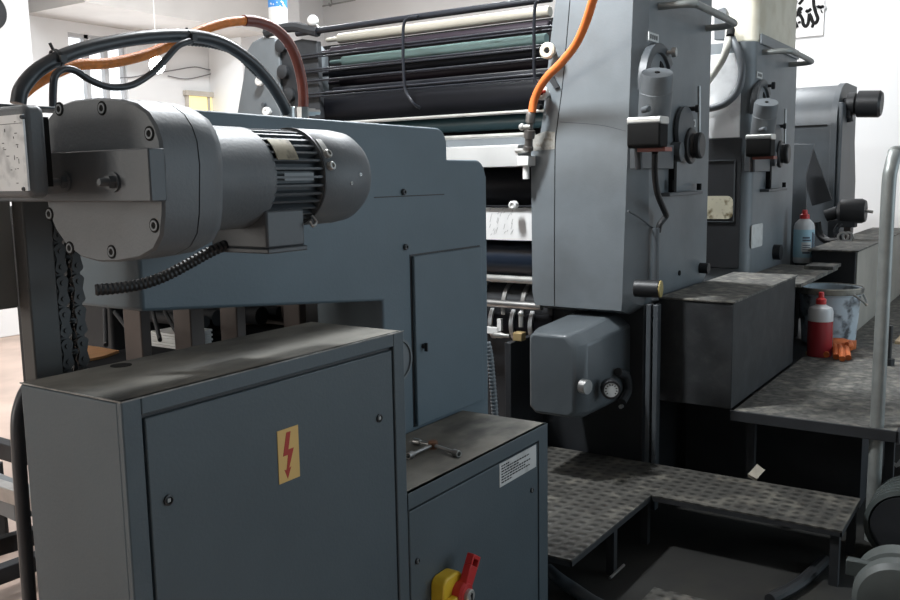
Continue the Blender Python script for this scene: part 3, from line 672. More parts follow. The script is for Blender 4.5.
pv = A(606, 387, y=ys0-.075); o_ = Vector((pv.x-.05, pv.y-.05, pv.z))
gg = MB().lathe([(.047, 0), (.047, .05), (.044, .056), (.036, .056), (.035, .05), (0, .05)], o_+Vector((.05,.03,0)), (-.85,-.5,0), 28).build('pressure_gauge', BLACK, t, label='round gauge in a black rim')
MB().lathe([(.034, 0), (.034, .004), (0, .004)], o_+Vector((.05,.03,0))+Vector((-.85,-.5,0)).normalized()*.05, (-.85,-.5,0), 28).build('gauge_dial', LABEL, gg, label='pale dial face')
b = MB(); d_ = Vector((-.85,-.5,0)).normalized(); s_ = Vector((.5,-.85,0)).normalized(); cc = o_+Vector((.05,.03,0))+d_*.0545
for k in range(10):
    a = math.radians(-40+k*29); u = s_*math.cos(a)+Vector((0,0,1))*math.sin(a); v_ = s_*-math.sin(a)+Vector((0,0,1))*math.cos(a)
    b.add([cc+u*.022-v_*.002, cc+u*.030-v_*.002, cc+u*.030+v_*.002, cc+u*.022+v_*.002], [(0,1,2,3)])
b.build('dial_marks', INK, gg)
MB().tube([A(618, 372, y=ys0-.08), A(626, 376, y=ys0-.08), A(628, 390, y=ys0-.08), A(622, 402, y=ys0-.08)], .022, 10).build('gauge_bracket', DARK, t)
p = A(622, 406, x=4.1); MB().cyl(p, p+Vector((-.02,0,0)), .010).build('bolt', STEEL, t)
# knob with the yellow end
p = A(642, 289, y=UY-.02)
p = A(660, 289, y=1.50)
MB().cyl(p+Vector((-.015, .12, 0)), p, .042).build('bumper', BLACK, t, .004)
MB().lathe([(.040, 0), (.040, .006), (.03, .009), (0, .009)], p, (.12, -1, 0), 28).build('bumper_cap', mat('ochre cap', (.36, .28, .10, 1), .6), t, label='ochre yellow end of the bumper')
# knobs on the front of the column
for px, py, r, mt, lb in ((549, 51, .040, CREAM, 'large cream knob on the column front'), (543, 93, .036, WHITEP, 'cream knob with red print half behind the hose')):
    p = A(px, py, x=UX-.05)
    kb = MB().lathe([(.014, -.09), (.014, 0), (r*.9, 0), (r, .006), (r, .022), (r*.8, .028), (.016, .026), (.012, .01), (0, .01)], p, (-1,0,0), 28).build('adjuster_knob', mt, t, label=lb)
    MB().lathe([(.012, 0), (.012, .012), (0, .012)], p+Vector((-.012,0,0)), (-1,0,0), 6).build('knob_nut', INK, kb)
p = A(542, 92, x=UX-.08); MB().box(UX-.0795, UX-.078, p.y-.02, p.y+.018, p.z-.006, p.z+.008).build('red_print', REDINK, kb)
MB().prism([yz(549, 69, UX), yz(554, 76, UX), yz(560, 87, UX), yz(556, 89, UX), yz(548, 78, UX)], 0, UX-.012, UX+.002).build('pointer', DARK, cf)
p = A(541, 107, x=UX); MB().cyl(p, p+Vector((-.04,0,0)), .014).build('bolt', INK, t)

def unit_controls(t, dx, dz, s=1.0, k1=True):
    """controls on the operator side of a unit; positions measured on the first unit"""
    def S(px, py, y=UY): return A(px, py, y=y)+Vector((dx, 0, dz))
    # slotted quadrant with its clamp screw
    q = S(655, 86)
    b = MB()
    b.prism(arc(q.x, q.z, .20, 35, 190, 16)+arc(q.x, q.z, .155, 190, 35, 16), 1, UY-.03, UY+.01); qd = b.build('quadrant', GREYD, t, .003)
    MB().prism(arc(q.x, q.z, .155, 20, 190, 14), 1, UY-.012, UY+.01).build('quadrant_plate', GREY, qd)
    b = MB().prism(arc(q.x+.0, q.z, .125, 15, 75, 8)+arc(q.x+.0, q.z, .095, 75, 15, 8), 1, UY-.016, UY-.01); b.build('quadrant_slot', INK, qd)
    p = S(661, 53)
    MB().lathe([(.010, -.03), (.010, .05), (.024, .052), (.024, .072), (.018, .076), (0, .076)], p, (.25,-1,0), 18).build('clamp_screw', STEEL if k1 else DARK, t)
    MB().lathe([(.012, -.01), (.012, .04), (.02, .045), (.02, .06), (0, .06)], S(687, 109), (.2,-1,0), 14).build('clamp_screw', DARK, t)
    # ink motor: tilted barrel
    a_ = S(654, 120, UY-.07); b_ = a_+Vector((-.085, -.045, .205))
    ax = (b_-a_); L_ = ax.length; mo = MB().lathe([(.074, 0), (.076, L_*.62), (.074, L_*.63), (.074, L_*.94), (.069, L_), (0, L_)], a_, ax, 32).build('ink_motor', MOTORG, t, ang=40)
    MB().lathe([(.012, 0), (.012, .003), (0, .003)], b_, ax, 12).build('motor_cap', INK, mo)
    p = S(647, 109, UY-.17); MB().lathe([(.014, -.03), (.014, .012), (.010, .016), (0, .016)], p, (-.6,-.8,.1), 12).build('cable_gland', GREYD, mo)
    c0 = S(650, 131, UY-.12)
    cb = MB().prism(rrect(c0.x-.05, c0.x+.055, c0.z-.075, c0.z+.05, .02, 4), 1, UY-.185, UY-.03).build('plug_housing', INK, t, .008)
    MB().prism(rrect(c0.x-.052, c0.x+.057, c0.z+.028, c0.z+.062, .012, 4), 1, UY-.188, UY-.03).build('plug_clip', CHROME, cb, .004, label='bright metal clip of the plug')
    p = S(654, 145, UY-.12); MB().box(p.x-.05, p.x+.04, UY-.19, UY-.06, p.z-.03, p.z-.012).build('plug_foot', mat('copper red', (.28, .08, .06, 1), .5) if 'copper red' not in bpy.data.materials else bpy.data.materials['copper red'], cb)
    # backing bracket and second knob
    p0, p1 = S(632, 143), S(668, 169)
    MB().box(p0.x, p1.x, UY-.03, UY+.01, p1.z, p0.z).build('motor_bracket', GREYD, t, .004)
    MB().cyl(S(638, 145, UY-.05), S(639, 169, UY-.05), .018).build('guide_pin', BLACK, t)
    p = S(672, 152, UY); MB().lathe([(.05, 0), (.05, .05), (.042, .055), (0, .055)], p, (.1,-1,0), 24).build('dial_knob', GREYD, t)
    # hand wheel on the right edge
    p = S(684, 146, UY)
    hw = MB().lathe([(.035, 0), (.035, .02), (.09, .024), (.095, .03), (.095, .042), (.09, .047), (.066, .05), (.062, .066), (.068, .07), (.068, .092), (.06, .098), (0, .098)], p, (.05,-1,0), 32).build('hand_knob', BLACK, t)
    MB().lathe([(.04, 0), (.125, .01), (.125, .03), (0, .035)], S(681, 131, UY), (0,-1,0), 32).build('knob_base', GREYD, t)
    # upright rod and L ledge
    MB().cyl(S(699, 86, UY-.03), S(699, 132, UY-.03), .008).build('upright_rod', STEEL, t)
    r0, r1 = S(668, 195, UY-.05), S(701, 192, UY-.05)
    MB().box(r0.x, r1.x, UY-.06, UY+.005, r0.z-.008, r0.z+.010).build('ledge', GREYD, t, .003)
    p = S(672, 190, UY-.03); MB().cyl(p, p+Vector((0,0,.05)), .016).build('ledge_stud', INK, t)
    p = S(699, 190, UY-.03); MB().cyl(p, p+Vector((0,0,.035)), .013).build('ledge_stud', INK, t)
    MB().box(S(669, 150).x, S(671.5, 150).x, UY-.03, UY+.005, r0.z, S(670, 150).z).build('ledge_upright', INK, t)
    for px0, py0, px1, py1 in ((648, 34, 658, 40), (687, 119, 695, 126)):
        u0, u1 = S(px0, (py0+py1)/2), S(px1, (py0+py1)/2); zz = (u0.z+u1.z)/2
        lb = MB().box(u0.x, u1.x, UY-.004, UY, zz-.022, zz+.018).build('control_label', LABEL, t, label='small white control label')
        b = MB()
        for k in range(4): b.box(u0.x+(u1.x-u0.x)*(.15+.2*k), u0.x+(u1.x-u0.x)*(.25+.2*k), UY-.005, UY-.0035, zz-.012, zz+.008)
        b.build('label_marks', INK, lb)
    # handrail loop
    zz = 2.5+dz; x0, x1 = UX+.19+dx, UX+.91+dx
    h = MB().tube([(x0, UY, zz), (x0+.01, UY-.10, zz), (x0+.05, UY-.155, zz), (x0+.12, UY-.165, zz), (x1-.10, UY-.165, zz-.005), (x1-.02, UY-.15, zz-.01), (x1+.005, UY-.08, zz-.012), (x1, UY+.02, zz-.012)], .018, 12, 8)
    h.build('grab_rail', GALV, t, label='galvanised grab rail loop')
unit_controls(t, 0, 0)
# slanted lower edge of the control recess, cable and pipe
MB().tube([A(628, 211, y=UY-.002), A(640, 218, y=UY-.002), A(654, 229, y=UY-.002)], .004, 6).build('recess_edge', GREYD, t)
MB().tube([A(655, 152, y=UY-.12), A(655, 175, y=UY-.08), A(658, 195, y=UY-.07), A(665, 212, y=UY-.07), A(666, 216, y=UY-.06), A(660, 224, y=UY-.04), A(658, 232, y=UY-.03)], .015, 10).build('motor_cable', BLACK, t)
MB().cyl(A(656, 228, y=UY-.03), A(655, 300, y=UY-.03), .017).build('cable_pipe', GREYD, t)
p = A(700, 268, y=UY); MB().lathe([(.03, 0), (.03, .05), (0, .05)], p, (0,-1,0), 16).build('round_stop', BLACK, t)
p = A(679, 273, y=UY); MB().lathe([(.014, 0), (.014, .006), (0, .006)], p, (0,-1,0), 12).build('bolt', INK, t)

# air hose hanging in front of the column
t = thing('hose', 'bright orange air hose curving down the front of the nearest unit', 'hose', A(537, 160, x=3.95))
MB().tube([A(600, -20, x=3.70), A(593, 0, x=3.74), A(586, 22, x=3.80), A(576, 44, x=3.86), A(562, 62, x=3.92), A(548, 76, x=3.96), A(539, 89, x=3.99), A(534, 101, x=4.0), A(532, 112, x=4.0)], .020, 14).build('tube', ORANGE, t)
p = A(531, 112, x=4.0); q = A(528, 152, x=4.03)
ax = (q-p); L_ = ax.length
ft = MB().lathe([(.018, 0), (.024, .01), (.024, .05), (.017, .055), (.017, .085), (.028, .09), (.028, .13), (.020, .135), (.020, L_*.85), (.026, L_*.86), (.026, L_*.95), (.015, L_)], p, ax, 12).build('hose_fitting', mat('dull fitting', (.20, .19, .18, 1), .4, .8, .3, 20), t)
p = A(522, 127, x=4.0); MB().lathe([(.012, 0), (.012, .05), (0, .05)], p, (0,-1,0), 12).ball(p, .018).build('bleed_screw', CHROME, ft)

# ------------------------------------------------------------------ second printing unit
DX = A(750, 100, y=UY).x-UX+.06
t = thing('printing_unit', 'second printing unit with a cream tank on its top', 'machine', (UX+DX+.5, 2.9, 0))
U2 = UX+DX; u2e = A(795, 120, y=UY).x; z2 = 2.535
b = MB().prism([(UY+.0, .95), (UY+.62, .95), (UY+.62, z2), (UY, z2)], 0, U2+.09, u2e)
rings = []
pf2 = [(1.62, .95), (4.0, .95), (4.0, z2), (1.62, z2)]
for i in range(7):
    a = math.radians(90*i/6); ins = .10*(1-math.sin(a)); dxx = .09*(1-math.cos(a))
    rings.append([(U2+dxx, max(p[0], 1.62+ins), p[1]) for p in pf2])
rings.append([(u2e, p[0], p[1]) for p in pf2])
sf = MB().loft(rings).build('side_frame', GREY, t, 0, ang=28)
MB().box(U2+.15, u2e, 1.66, 4.2, 0, .96).build('lower_body', DARKB, t, .006)
# front panel with its glare painted in near white, and dark lower front
MB().box(U2-.012, U2+.002, A(744, 100, x=U2).y+.02, 2.9, A(725, 138, x=U2).z, A(725, 54, x=U2).z).build('front_panel', SHEET, t, .004, label='front panel with its glare painted near white')
MB().box(U2-.012, U2+.002, A(744, 200, x=U2).y+.02, 2.9, A(725, 268, x=U2).z, A(725, 139, x=U2).z).build('lower_front', DARKB, t, .004, label='dark lower front panel')
b = MB(); zz0, zz1 = A(720, 222, x=U2-.013).z, A(720, 160, x=U2-.013).z; ya, yb = A(735, 190, x=U2-.013).y, 2.7
for q in ((ya, yb, zz1-.006, zz1), (ya, yb, zz0, zz0+.006), (ya, ya+.008, zz0, zz1)): b.box(U2-.018, U2-.012, q[0], q[1], q[2], q[3])
b.build('panel_outline', GREYD, t)
b = MB().prism(rrect(A(733, 207, x=U2-.014).y, A(700, 207, x=U2-.014).y, A(718, 219, x=U2-.014).z, A(718, 196, x=U2-.014).z, .04, 4), 0, U2-.017, U2-.011)
b.build('stained_label', STAINL, t, label='cream label stained with brown ink')
unit_controls(t, DX+.02, -.02, 1, False)
lb = MB().prism(rrect(A(751, 236, y=UY).x, A(762, 236, y=UY).x, A(757, 247, y=UY).z, A(757, 224, y=UY).z, .02, 3), 1, UY-.004, UY+.001).build('pale_tag', LABEL, t, label='pale green tag low on the side')
p = A(774, 252, y=UY); MB().lathe([(.055, 0), (.055, .05), (0, .05)], p, (0,-1,0), 16).build('round_stop', BLACK, t)

# cream tank
t = thing('tank', 'cream plastic tank standing on top of the second printing unit', 'tank', (6.4, 1.9, z2))
tx0 = U2+.10; tx1 = u2e-.02; tz0 = z2
b = MB().prism(rrect(tx0, tx1, UY+.0, 1.82, .05, 4), 2, tz0, tz0+.55); b.build('tank_body', CREAM, t, .02, 3)
b = MB().box(tx0+.03, tx1+.02, UY-.015, UY+.0, tz0-.01, tz0+.055); b.build('tank_bracket', GREY, t, .004, label='grey steel strip along the tank foot')
p = A(717, 20, x=U2+.2)
MB().prism([yz(727, 40, U2+.2), yz(714, 40, U2+.2), yz(714, 16, U2+.2), yz(718, 9, U2+.2), yz(724, 7, U2+.2), yz(727, 12, U2+.2)], 0, U2+.2, U2+.25).build('level_gauge', GREYD, t, .006)
t = thing('hose', 'white plastic hose drooping from the cream tank', 'hose', A(725, 60, x=U2-.05))
MB().tube([A(729, 30, x=U2+.05), A(728, 42, x=U2-.06), A(724, 56, x=U2-.08), A(716, 70, x=U2-.08), A(704, 86, x=U2-.08), A(690, 100, x=U2-.08)], .024, 12).build('tube', mat('ivory hose', (.50, .49, .44, 1), .5), t)
MB().cyl(A(731, 30, x=U2+.0), A(730, 37, x=U2-.05), .026).build('hose_clip', INK, t)
t = thing('hose', 'dark grey hose looping across the second unit front', 'hose', A(738, 90, x=U2-.05))
MB().tube([A(731, 36, x=U2-.02), A(738, 52, x=U2-.07), A(742, 70, x=U2-.08), A(738, 90, x=U2-.08), A(726, 103, x=U2-.08), A(712, 108, x=U2-.07), A(698, 111, x=U2-.06)], .024, 12).build('tube', mat('slate hose', (.10, .11, .12, 1), .4), t)

# ------------------------------------------------------------------ third unit: rounded feeder head
x3 = A(832, 160, y=UY).x
t = thing('feeder_unit', 'far dark grey press end with a rounded top cover', 'machine', (x3+.3, 2.8, 0))
zt3 = A(832, 80, y=UY).z; zs = A(820, 122, y=UY).z
R = .42
prof = [(x3, .9), (x3, zs)]+[(x3+R-R*math.cos(math.radians(a)), zt3-R*.9+R*.9*math.sin(math.radians(a))) for a in range(0, 91, 10)]+[(x3+.9, zt3), (x3+.9, .9)]
MB().prism(prof, 1, UY+.02, 4.0).build('rounded_cover', GREYD, t, .01, ang=30)
MB().prism([(p[0]-.015 if p[0] < x3+.5 else p[0], p[1]+(.015 if p[1] > 1 else 0)) for p in prof], 1, UY-.03, UY+.02).build('end_cheek', GREYD, t, .01, ang=30)
MB().prism([(x3+.02, 1.1), (x3+.02, 2.3), (x3+.55, 2.3), (x3+.8, 1.6), (x3+.8, 1.1)], 1, UY-.07, UY-.03).build('end_plate', GREYD, t, .01)
MB().box(x3-.012, x3, UY+.05, 4.0, zs-.008, zs+.004).build('panel_seam', INK, t)
p0, p1 = A(788, 146, x=x3-.8), A(815, 215, x=x3-.8)
MB().prism([yz(790, 144, x3-.6), yz(814, 144, x3-.6), yz(806, 175, x3-.6), yz(806, 240, x3-.6), yz(790, 245, x3-.6)], 0, x3-.6, x3-.57).build('side_guard', GREYD, t, .004)
MB().prism([yz(812, 146, x3-.3), yz(832, 200, x3-.3), yz(812, 206, x3-.3), yz(804, 180, x3-.3)], 0, x3-.3, x3-.27).build('triangular_guard', DARKB, t, .004)
MB().box(x3+.1, x3+.8, UY, 4.0, 0, .92).build('lower_body', DARKB, t)
MB().box(x3-1.2, x3, 1.9, 4.0, 0, 1.25).build('feeder_table', DARKB, t, .006)
t = thing('drive_motor', 'black cylindrical motor sticking out from the rounded far press end', 'motor', A(860, 104, y=UY-.3))
a_, b_ = A(842, 104, y=UY-.05), A(842, 104, y=UY-.05)+Vector((.10, -.02, 0))
q = A(882, 104, x=x3+.25); p = A(848, 104, x=x3+.25)
MB().lathe([(.10, 0), (.10, .06), (.085, .07), (.118, .085), (.118, (q-p).length-.02), (.10, (q-p).length), (0, (q-p).length)], p, q-p, 28).build('motor_barrel', BLACK, t)
MB().box(p.x-.08, p.x+.08, UY-.10, p.y+.03, p.z-.13, p.z+.05).build('motor_bracket', DARK, t, .01)
MB().cyl(p+Vector((0,0,-.05)), p+Vector((0,-.02,-.16)), .03).build('cable_gland', DARK, t)

# ------------------------------------------------------------------ walkway: box, decks, step
BZ = 1.084; PZ = .544; bx0 = 4.33
t = thing('walkway_box', 'black scuffed walkway box with a dusty tread top beside the nearest unit', 'step', (5.0, 1.42, 0))
bx1 = A(797, 270.5, y=1.232).x
MB().box(bx0+.004, bx1, 1.238, UY-.005, PZ+.001, BZ-.012).build('box_body', BOXDK, t, .004)
MB().box(bx0-.003, bx1+.01, 1.228, UY-.005, BZ-.012, BZ).build('tread_top', TREADD, t, .003)
t = thing('walkway_box', 'farther walkway box carrying the white bottle', 'step', (6.6, 1.45, 0))
ex = A(825, 264.5, y=1.20).x; exn = A(848, 252, y=1.20).x
MB().box(bx1+.03, exn-.5, 1.42, UY-.005, PZ+.001, BZ-.085).build('box_body', DARKB, t, .004)
MB().box(bx1+.02, 6.78, 1.21, 1.612, BZ-.08, BZ-.055).build('tread_top', TREADD, t, .003)
MB().box(6.5, 6.78, 1.19, 1.38, BZ-.054, BZ-.03).build('raised_flap', TREADD, t, .003)
t = thing('walkway_deck', 'lower walkway deck carrying the bucket and glove', 'platform', (6.4, .9, 0))
MB().box(4.32, 9.3, .50, 1.225, PZ-.012, PZ).build('deck_plate', TREADD, t, .003)
MB().box(4.31, 4.325, .49, 1.235, PZ-.05, PZ+.002).build('deck_lip', DARKB, t, .002)
MB().box(4.31, 9.3, .485, .50, PZ-.06, PZ+.002).build('deck_lip', DARKB, t, .002)
for x in (4.45, 6.2, 8.0):
    MB().box(x, x+.04, .52, .56, 0, PZ-.012).build('leg', DARK, t)
    MB().box(x, x+.04, 1.15, 1.19, 0, PZ-.012).build('leg', DARK, t)
MB().box(4.75, 9.2, .7, 1.6, 0, PZ-.013).build('deck_base', DARKB, t)
# far upper deck with beige side
fy = 1.1
fx0 = A(857, 250, y=fy).x; fz = A(857, 250, y=fy).z
t = thing('walkway_box', 'far upper walkway box with a pale beige side panel', 'step', (7.6, 1.3, 0))
MB().box(fx0, 9.6, fy+.006, 1.40, PZ+.001, fz-.012).build('box_body', DARKB, t, .004)
MB().box(fx0+.03, 9.6, fy-.002, fy+.006, PZ+.001, fz-.014).build('side_panel', BEIGE, t, .002, label='pale beige side panel')
MB().box(fx0-.05, 9.62, fy-.02, 1.42, fz-.012, fz).build('tread_top', TREADD, t, .003)
# stepped tread plate step, L shaped, with legs
SZ = .25
ax0 = 3.765; ax1 = 4.20; ye = .615; yi = 1.425; xb = 2.94
t = thing('step_platform', 'low L shaped tread plate step in front of the nearest unit', 'step', (3.9, 1.3, 0))
L6 = [(ax0, ye), (ax1, ye), (ax1, 2.22), (xb, 2.22), (xb, yi), (ax0, yi)]
MB().prism(L6, 2, SZ-.008, SZ).build('tread_plate', TREAD, t, .001)
b = MB().box(ax0, ax0+.006, ye, yi, SZ-.028, SZ-.008).box(ax0, ax1, ye, ye+.006, SZ-.028, SZ-.008).box(xb, ax0, yi, yi+.006, SZ-.028, SZ-.008).box(xb, xb+.006, yi, 2.2, SZ-.028, SZ-.008)
b.build('edge_angle', DARK, t)
for x, y in ((ax0+.01, ye+.01), (ax1-.05, ye+.01), (ax0+.01, yi+.02), (xb+.45, yi+.02), (xb+.02, 2.1)):
    MB().box(x, x+.035, y, y+.035, -.0, SZ-.01).build('leg', DARK, t)

# floor clutter in the dark below the step
t = thing('floor_mat', 'worn pale tread mat on the dark floor under the step', 'mat', (3.2, 1.0, 0))
MB().box(2.95, 3.35, .95, 1.25, 0, .02).build('mat_sheet', TREAD, t)
tag(MB().tube([A(548, 570, z=.06), A(560, 580, z=.05), A(575, 590, z=.03), A(600, 606, z=.03), A(640, 620, z=.03)], .028, 12).build('pipe', GREYD), 'dark grey pipe running along the floor below the step', 'pipe')
tag(MB().tube([A(770, 600, z=.03), A(800, 583, z=.03), A(825, 560, z=.03)], .025, 10).build('cable', BLACK), 'black cable on the floor beside the step leg', 'cable')
tag(MB().tube([A(610, 578, z=.02), A(624, 565, z=.02)], .006, 8).build('rod', STEEL), 'thin bright rod on the dark floor under the step', 'rod')
p = A(757, 471, x=4.26); 
t = thing('bracket', 'small bent bare metal bracket behind the step', 'bracket', p)
MB().add([A(748, 474, x=4.22), A(757, 464, x=4.25), A(765, 470, x=4.22), A(757, 479, x=4.19)], [(0,1,2,3)]).add([A(748, 474, x=4.225), A(757, 479, x=4.195), A(757, 482, x=4.2), A(748, 477, x=4.23)], [(0,1,2,3)]).build('bent_plate', mat('dull bracket', (.22, .20, .16, 1), .5, .3, .2, 20), t)

# handrail
hx, hy = 4.36, .585
t = thing('handrail', 'galvanised pipe handrail standing at the walkway edge', 'handrail', (hx, hy, 0))
ztp = A(887, 152, x=hx).z
MB().tube([(hx, hy, 0), (hx, hy, .5), (hx, hy, 1.2), (hx, hy, ztp-.16), (hx+.01, hy-.005, ztp-.07), (hx+.06, hy-.01, ztp-.012), (hx+.16, hy-.01, ztp), (hx+1.0, hy-.01, ztp+.01), (hx+3.0, hy-.01, ztp+.01)], .030, 16, 6).build('rail_pipe', GALV, t)

# things on the walkway
def bottle(name, label, loc, h, r, lean=0):
    t = thing(name, label, 'bottle', loc); return t
p = A(803, 262.5, z=BZ-.055)
t = thing('bottle', 'clear plastic squeeze bottle with a pale blue label on the upper walkway', 'bottle', p)
h = .325; r = .072
MB().lathe([(r*.92, 0), (r, .01), (r, h*.82), (r*.9, h*.9), (r*.55, h*.98), (r*.42, h)], p, (0,0,1), 28).build('bottle_body', CLEAR, t)
MB().lathe([(r*.48, h), (r*.48, h+.03), (r*.30, h+.035), (r*.25, h+.065), (0, h+.066)], p, (0,0,1), 20).build('cap', RED, t, label='red nozzle cap')
lbm = MB().lathe([(r+.0015, h*.13), (r+.0015, h*.76)], p, (0,0,1), 28, False).build('bottle_label', LBLUE, t, label='pale blue label with dark print')
def wrap(par, c, r, a0, a1, z0, z1, mt, name, n=6):
    rings = []
    for i in range(n+1):
        a = math.radians(a0+(a1-a0)*i/n); u = Vector((math.cos(a), math.sin(a), 0))
        rings.append([c+u*r+Vector((0,0,z0)), c+u*(r+.001)+Vector((0,0,z0)), c+u*(r+.001)+Vector((0,0,z1)), c+u*r+Vector((0,0,z1))])
    return rings
b = MB()
for a0, a1, z0, z1 in ((185, 232, .50, .54), (185, 225, .56, .60), (186, 230, .40, .42), (186, 228, .35, .37), (186, 224, .30, .32), (186, 228, .22, .27), (240, 252, .2, .7), (256, 266, .25, .66)):
    b.loft(wrap(None, p, r+.002, a0, a1, h*z0, h*z1, INK, ''))
b.build('label_print', mat('slate print', (.10, .12, .16, 1), .6), lbm)
b = MB()
b.loft(wrap(None, p, r+.0018, 180, 236, h*.27, h*.48, INK, ''))
b.build('label_panel', LABEL, lbm)
p = A(819, 355.5, z=PZ)
t = thing('bottle', 'plastic bottle half full of red liquid beside the bucket', 'bottle', p)
h = .33; r = .075
MB().lathe([(r*.94, 0), (r, .01), (r, h*.68)], p, (0,0,1), 28).build('liquid_level', REDLIQ, t, label='red liquid inside the bottle')
MB().lathe([(r, h*.68), (r, h*.86), (r*.9, h*.93), (r*.5, h*.97), (r*.36, h)], p, (0,0,1), 28).build('bottle_body', CLEAR, t)
MB().lathe([(r*.42, h), (r*.42, h+.03), (r*.24, h+.04), (r*.2, h+.075), (0, h+.076)], p, (0,0,1), 20).build('cap', RED, t, label='red nozzle cap')
MB().loft(wrap(None, p, r+.001, 285, 300, h*.1, h*.62, LABEL, '')).build('bottle_label', LABEL, t)
# bucket
p = A(828, 341.5, z=PZ)
t = thing('bucket', 'pale blue plastic bucket splashed with black ink behind the red bottle', 'bucket', p)
MB().lathe([(.165, 0), (.17, .005), (.195, .33), (.208, .335), (.208, .375), (.20, .38), (.19, .37), (.165, .02), (0, .02)], p, (0,0,1), 40).build('pail', BUCKET, t)
MB().lathe([(.208, .34), (.214, .345), (.214, .378), (.203, .384), (.198, .38)], p, (0,0,1), 40, False).build('rim', mat('dirty cream rim', (.30, .29, .25, 1), .6, 0, .2, 12, dirt=(.04, .04, .04, 1), dscale=11, damt=.95), t, label='inky cream rim')
MB().tube([p+Vector((.10, -.185, .34)), p+Vector((.03, -.225, .29)), p+Vector((-.03, -.235, .27)), p+Vector((-.09,-.225,.30)), p+Vector((-.12, -.17, .345))], .008, 8).build('handle', STEEL, t)
MB().lathe([(.188, .31), (0, .312)], p, (0,0,1), 32, False).build('ink_surface', INK, t)
# glove
p = A(838, 357, z=PZ)
t = thing('glove', 'crumpled orange rubber glove lying in front of the red bottle', 'glove', p)
def gp(px, py, h=0): v = A(px, py+0, z=PZ); return Vector((v.x, v.y, PZ+h))
b = MB()
# palm and cuff as a flattened tapering loft
pts = [(gp(856, 349, .03), .036, .028), (gp(850, 351, .035), .05, .035), (gp(842, 352, .045), .085, .045), (gp(832, 352, .045), .10, .045), (gp(828, 350, .04), .07, .035)]
rings = []
for c_, w_, h_ in pts:
    rings.append([c_+Vector((1, .12, 0)).normalized()*w_*math.cos(2*PI*i/14)+Vector((0,0,1))*h_*math.sin(2*PI*i/14) for i in range(14)])
b.loft(rings); b.build('palm', GLOVEM, t)
for l in (((838, 354, .05), (842, 359, .05), (844, 363, .02)), ((833, 354, .05), (837, 360, .05), (838, 364, .02)), ((828, 353, .05), (831, 358, .05), (832, 362, .02)), ((825, 351, .045), (822, 356, .045), (822, 360, .02)), ((845, 352, .05), (846, 357, .06), (842, 358, .07))):
    MB().tube([gp(q[0]+4, q[1]-2, q[2]) for q in l], .019, 10, 4).build('finger', GLOVEM, t)
MB().tube([gp(806, 355, .012), gp(818, 356, .015), gp(826, 354, .02)], .012, 8).build('cuff_strip', mat('dull strap', (.28, .2, .11, 1), .7), t)
# small vertical stud and clutter at the right
p0 = A(888, 365, z=PZ)
t = thing('bolt_stud', 'black upright bolt standing on the lower walkway behind the handrail', 'bolt', p0)
MB().cyl(p0, p0+Vector((0,0,.24)), .017).build('shank', BLACK, t); MB().lathe([(.035, 0), (.035, .04), (0, .045)], p0, (0,0,1), 6).build('nut', DARK, t)
p0 = A(899, 343, z=PZ); t = thing('wood_offcut', 'pale wood offcut at the right edge of the lower walkway', 'wood', p0)
MB().box(p0.x-.05, p0.x+.4, p0.y-.2, p0.y+.02, PZ, PZ+.02).build('board', mat('pale wood', (.55, .42, .26, 1), .7), t)
p0 = A(893, 322, x=9.75)
t = thing('plywood_board', 'orange plywood board leaning at the far right', 'board', (9.75, p0.y-.2, 0))
MB().box(9.7, 9.73, p0.y-.6, p0.y, 0, A(897, 272, x=9.7).z).build('board', WOOD, t)
p0 = A(882, 322, x=9.8)
t = thing('beige_screen', 'beige panel standing upright in front of the plywood board', 'panel', (9.8, p0.y, 0))
MB().box(9.66, 9.69, A(893, 300, x=9.66).y, 1.9, 0, A(885, 268, x=9.66).z).build('panel', BEIGE, t)
for k, (x, z_) in enumerate(((A(897, 262, x=9.65).y, A(897, 262, x=9.65).z),)):
    t = thing('wall_box', 'small black box hanging above the plywood board at the far right', 'box', (9.6, x-.1, z_-.1))
    MB().box(9.55, 9.65, x-.35, x+.03, z_-.16, z_+.12).build('case', INK, t)

# ribbed drums on the floor at the right
t = thing('duct_coil', 'dark ribbed flexible duct coil on the floor under the handrail', 'duct', (4.9, .3, 0))
cc = A(908, 520, z=.17)
for j in range(6):
    MB().lathe([(.145, -.016), (.165, -.010), (.165, .010), (.135, .016)], cc+Vector((.044*j-.1, 0, 0)), (1, .0, 0), 36, False, True).build('coil_ring', RIBM, t)
MB().lathe([(.136, -.12), (.136, .14), (0, .14)], cc, (1,0,0), 36).build('core', DARKB, t)
cc = A(897, 592, z=.15)
t = thing('fan_housing', 'round grey blower housing on the floor right of the step', 'fan', (cc.x, cc.y, 0))
MB().lathe([(.08, -.12), (.13, -.11), (.148, -.09), (.148, -.04), (.135, -.035), (.135, 0), (.148, .005), (.148, .09), (.10, .1)], cc, (1, .1, 0), 40, True).build('housing', mat('blower paint', (.10, .112, .108, 1), .5, 0, .15, 9), t)
MB().box(cc.x-.06, cc.x-.02, cc.y+.08, cc.y+.17, .20, .26).build('mounting_lug', RIBM, t, .004)
p = A(895, 470, x=5.2)
t = thing('carton', 'red carton with a white mark behind the ribbed duct', 'box', (5.3, .45, 0))
MB().box(5.2, 5.6, .30, .50, 0, A(895, 452, x=5.2).z).build('box_body', mat('dark red carton', (.20, .02, .025, 1), .6), t)
MB().prism([yz(891, 461, 5.19), yz(896, 464, 5.19), yz(900, 459, 5.19), yz(904, 464, 5.19), yz(900, 466, 5.19), yz(896, 468, 5.19)], 0, 5.195, 5.2).build('white_mark', PAPER, t)

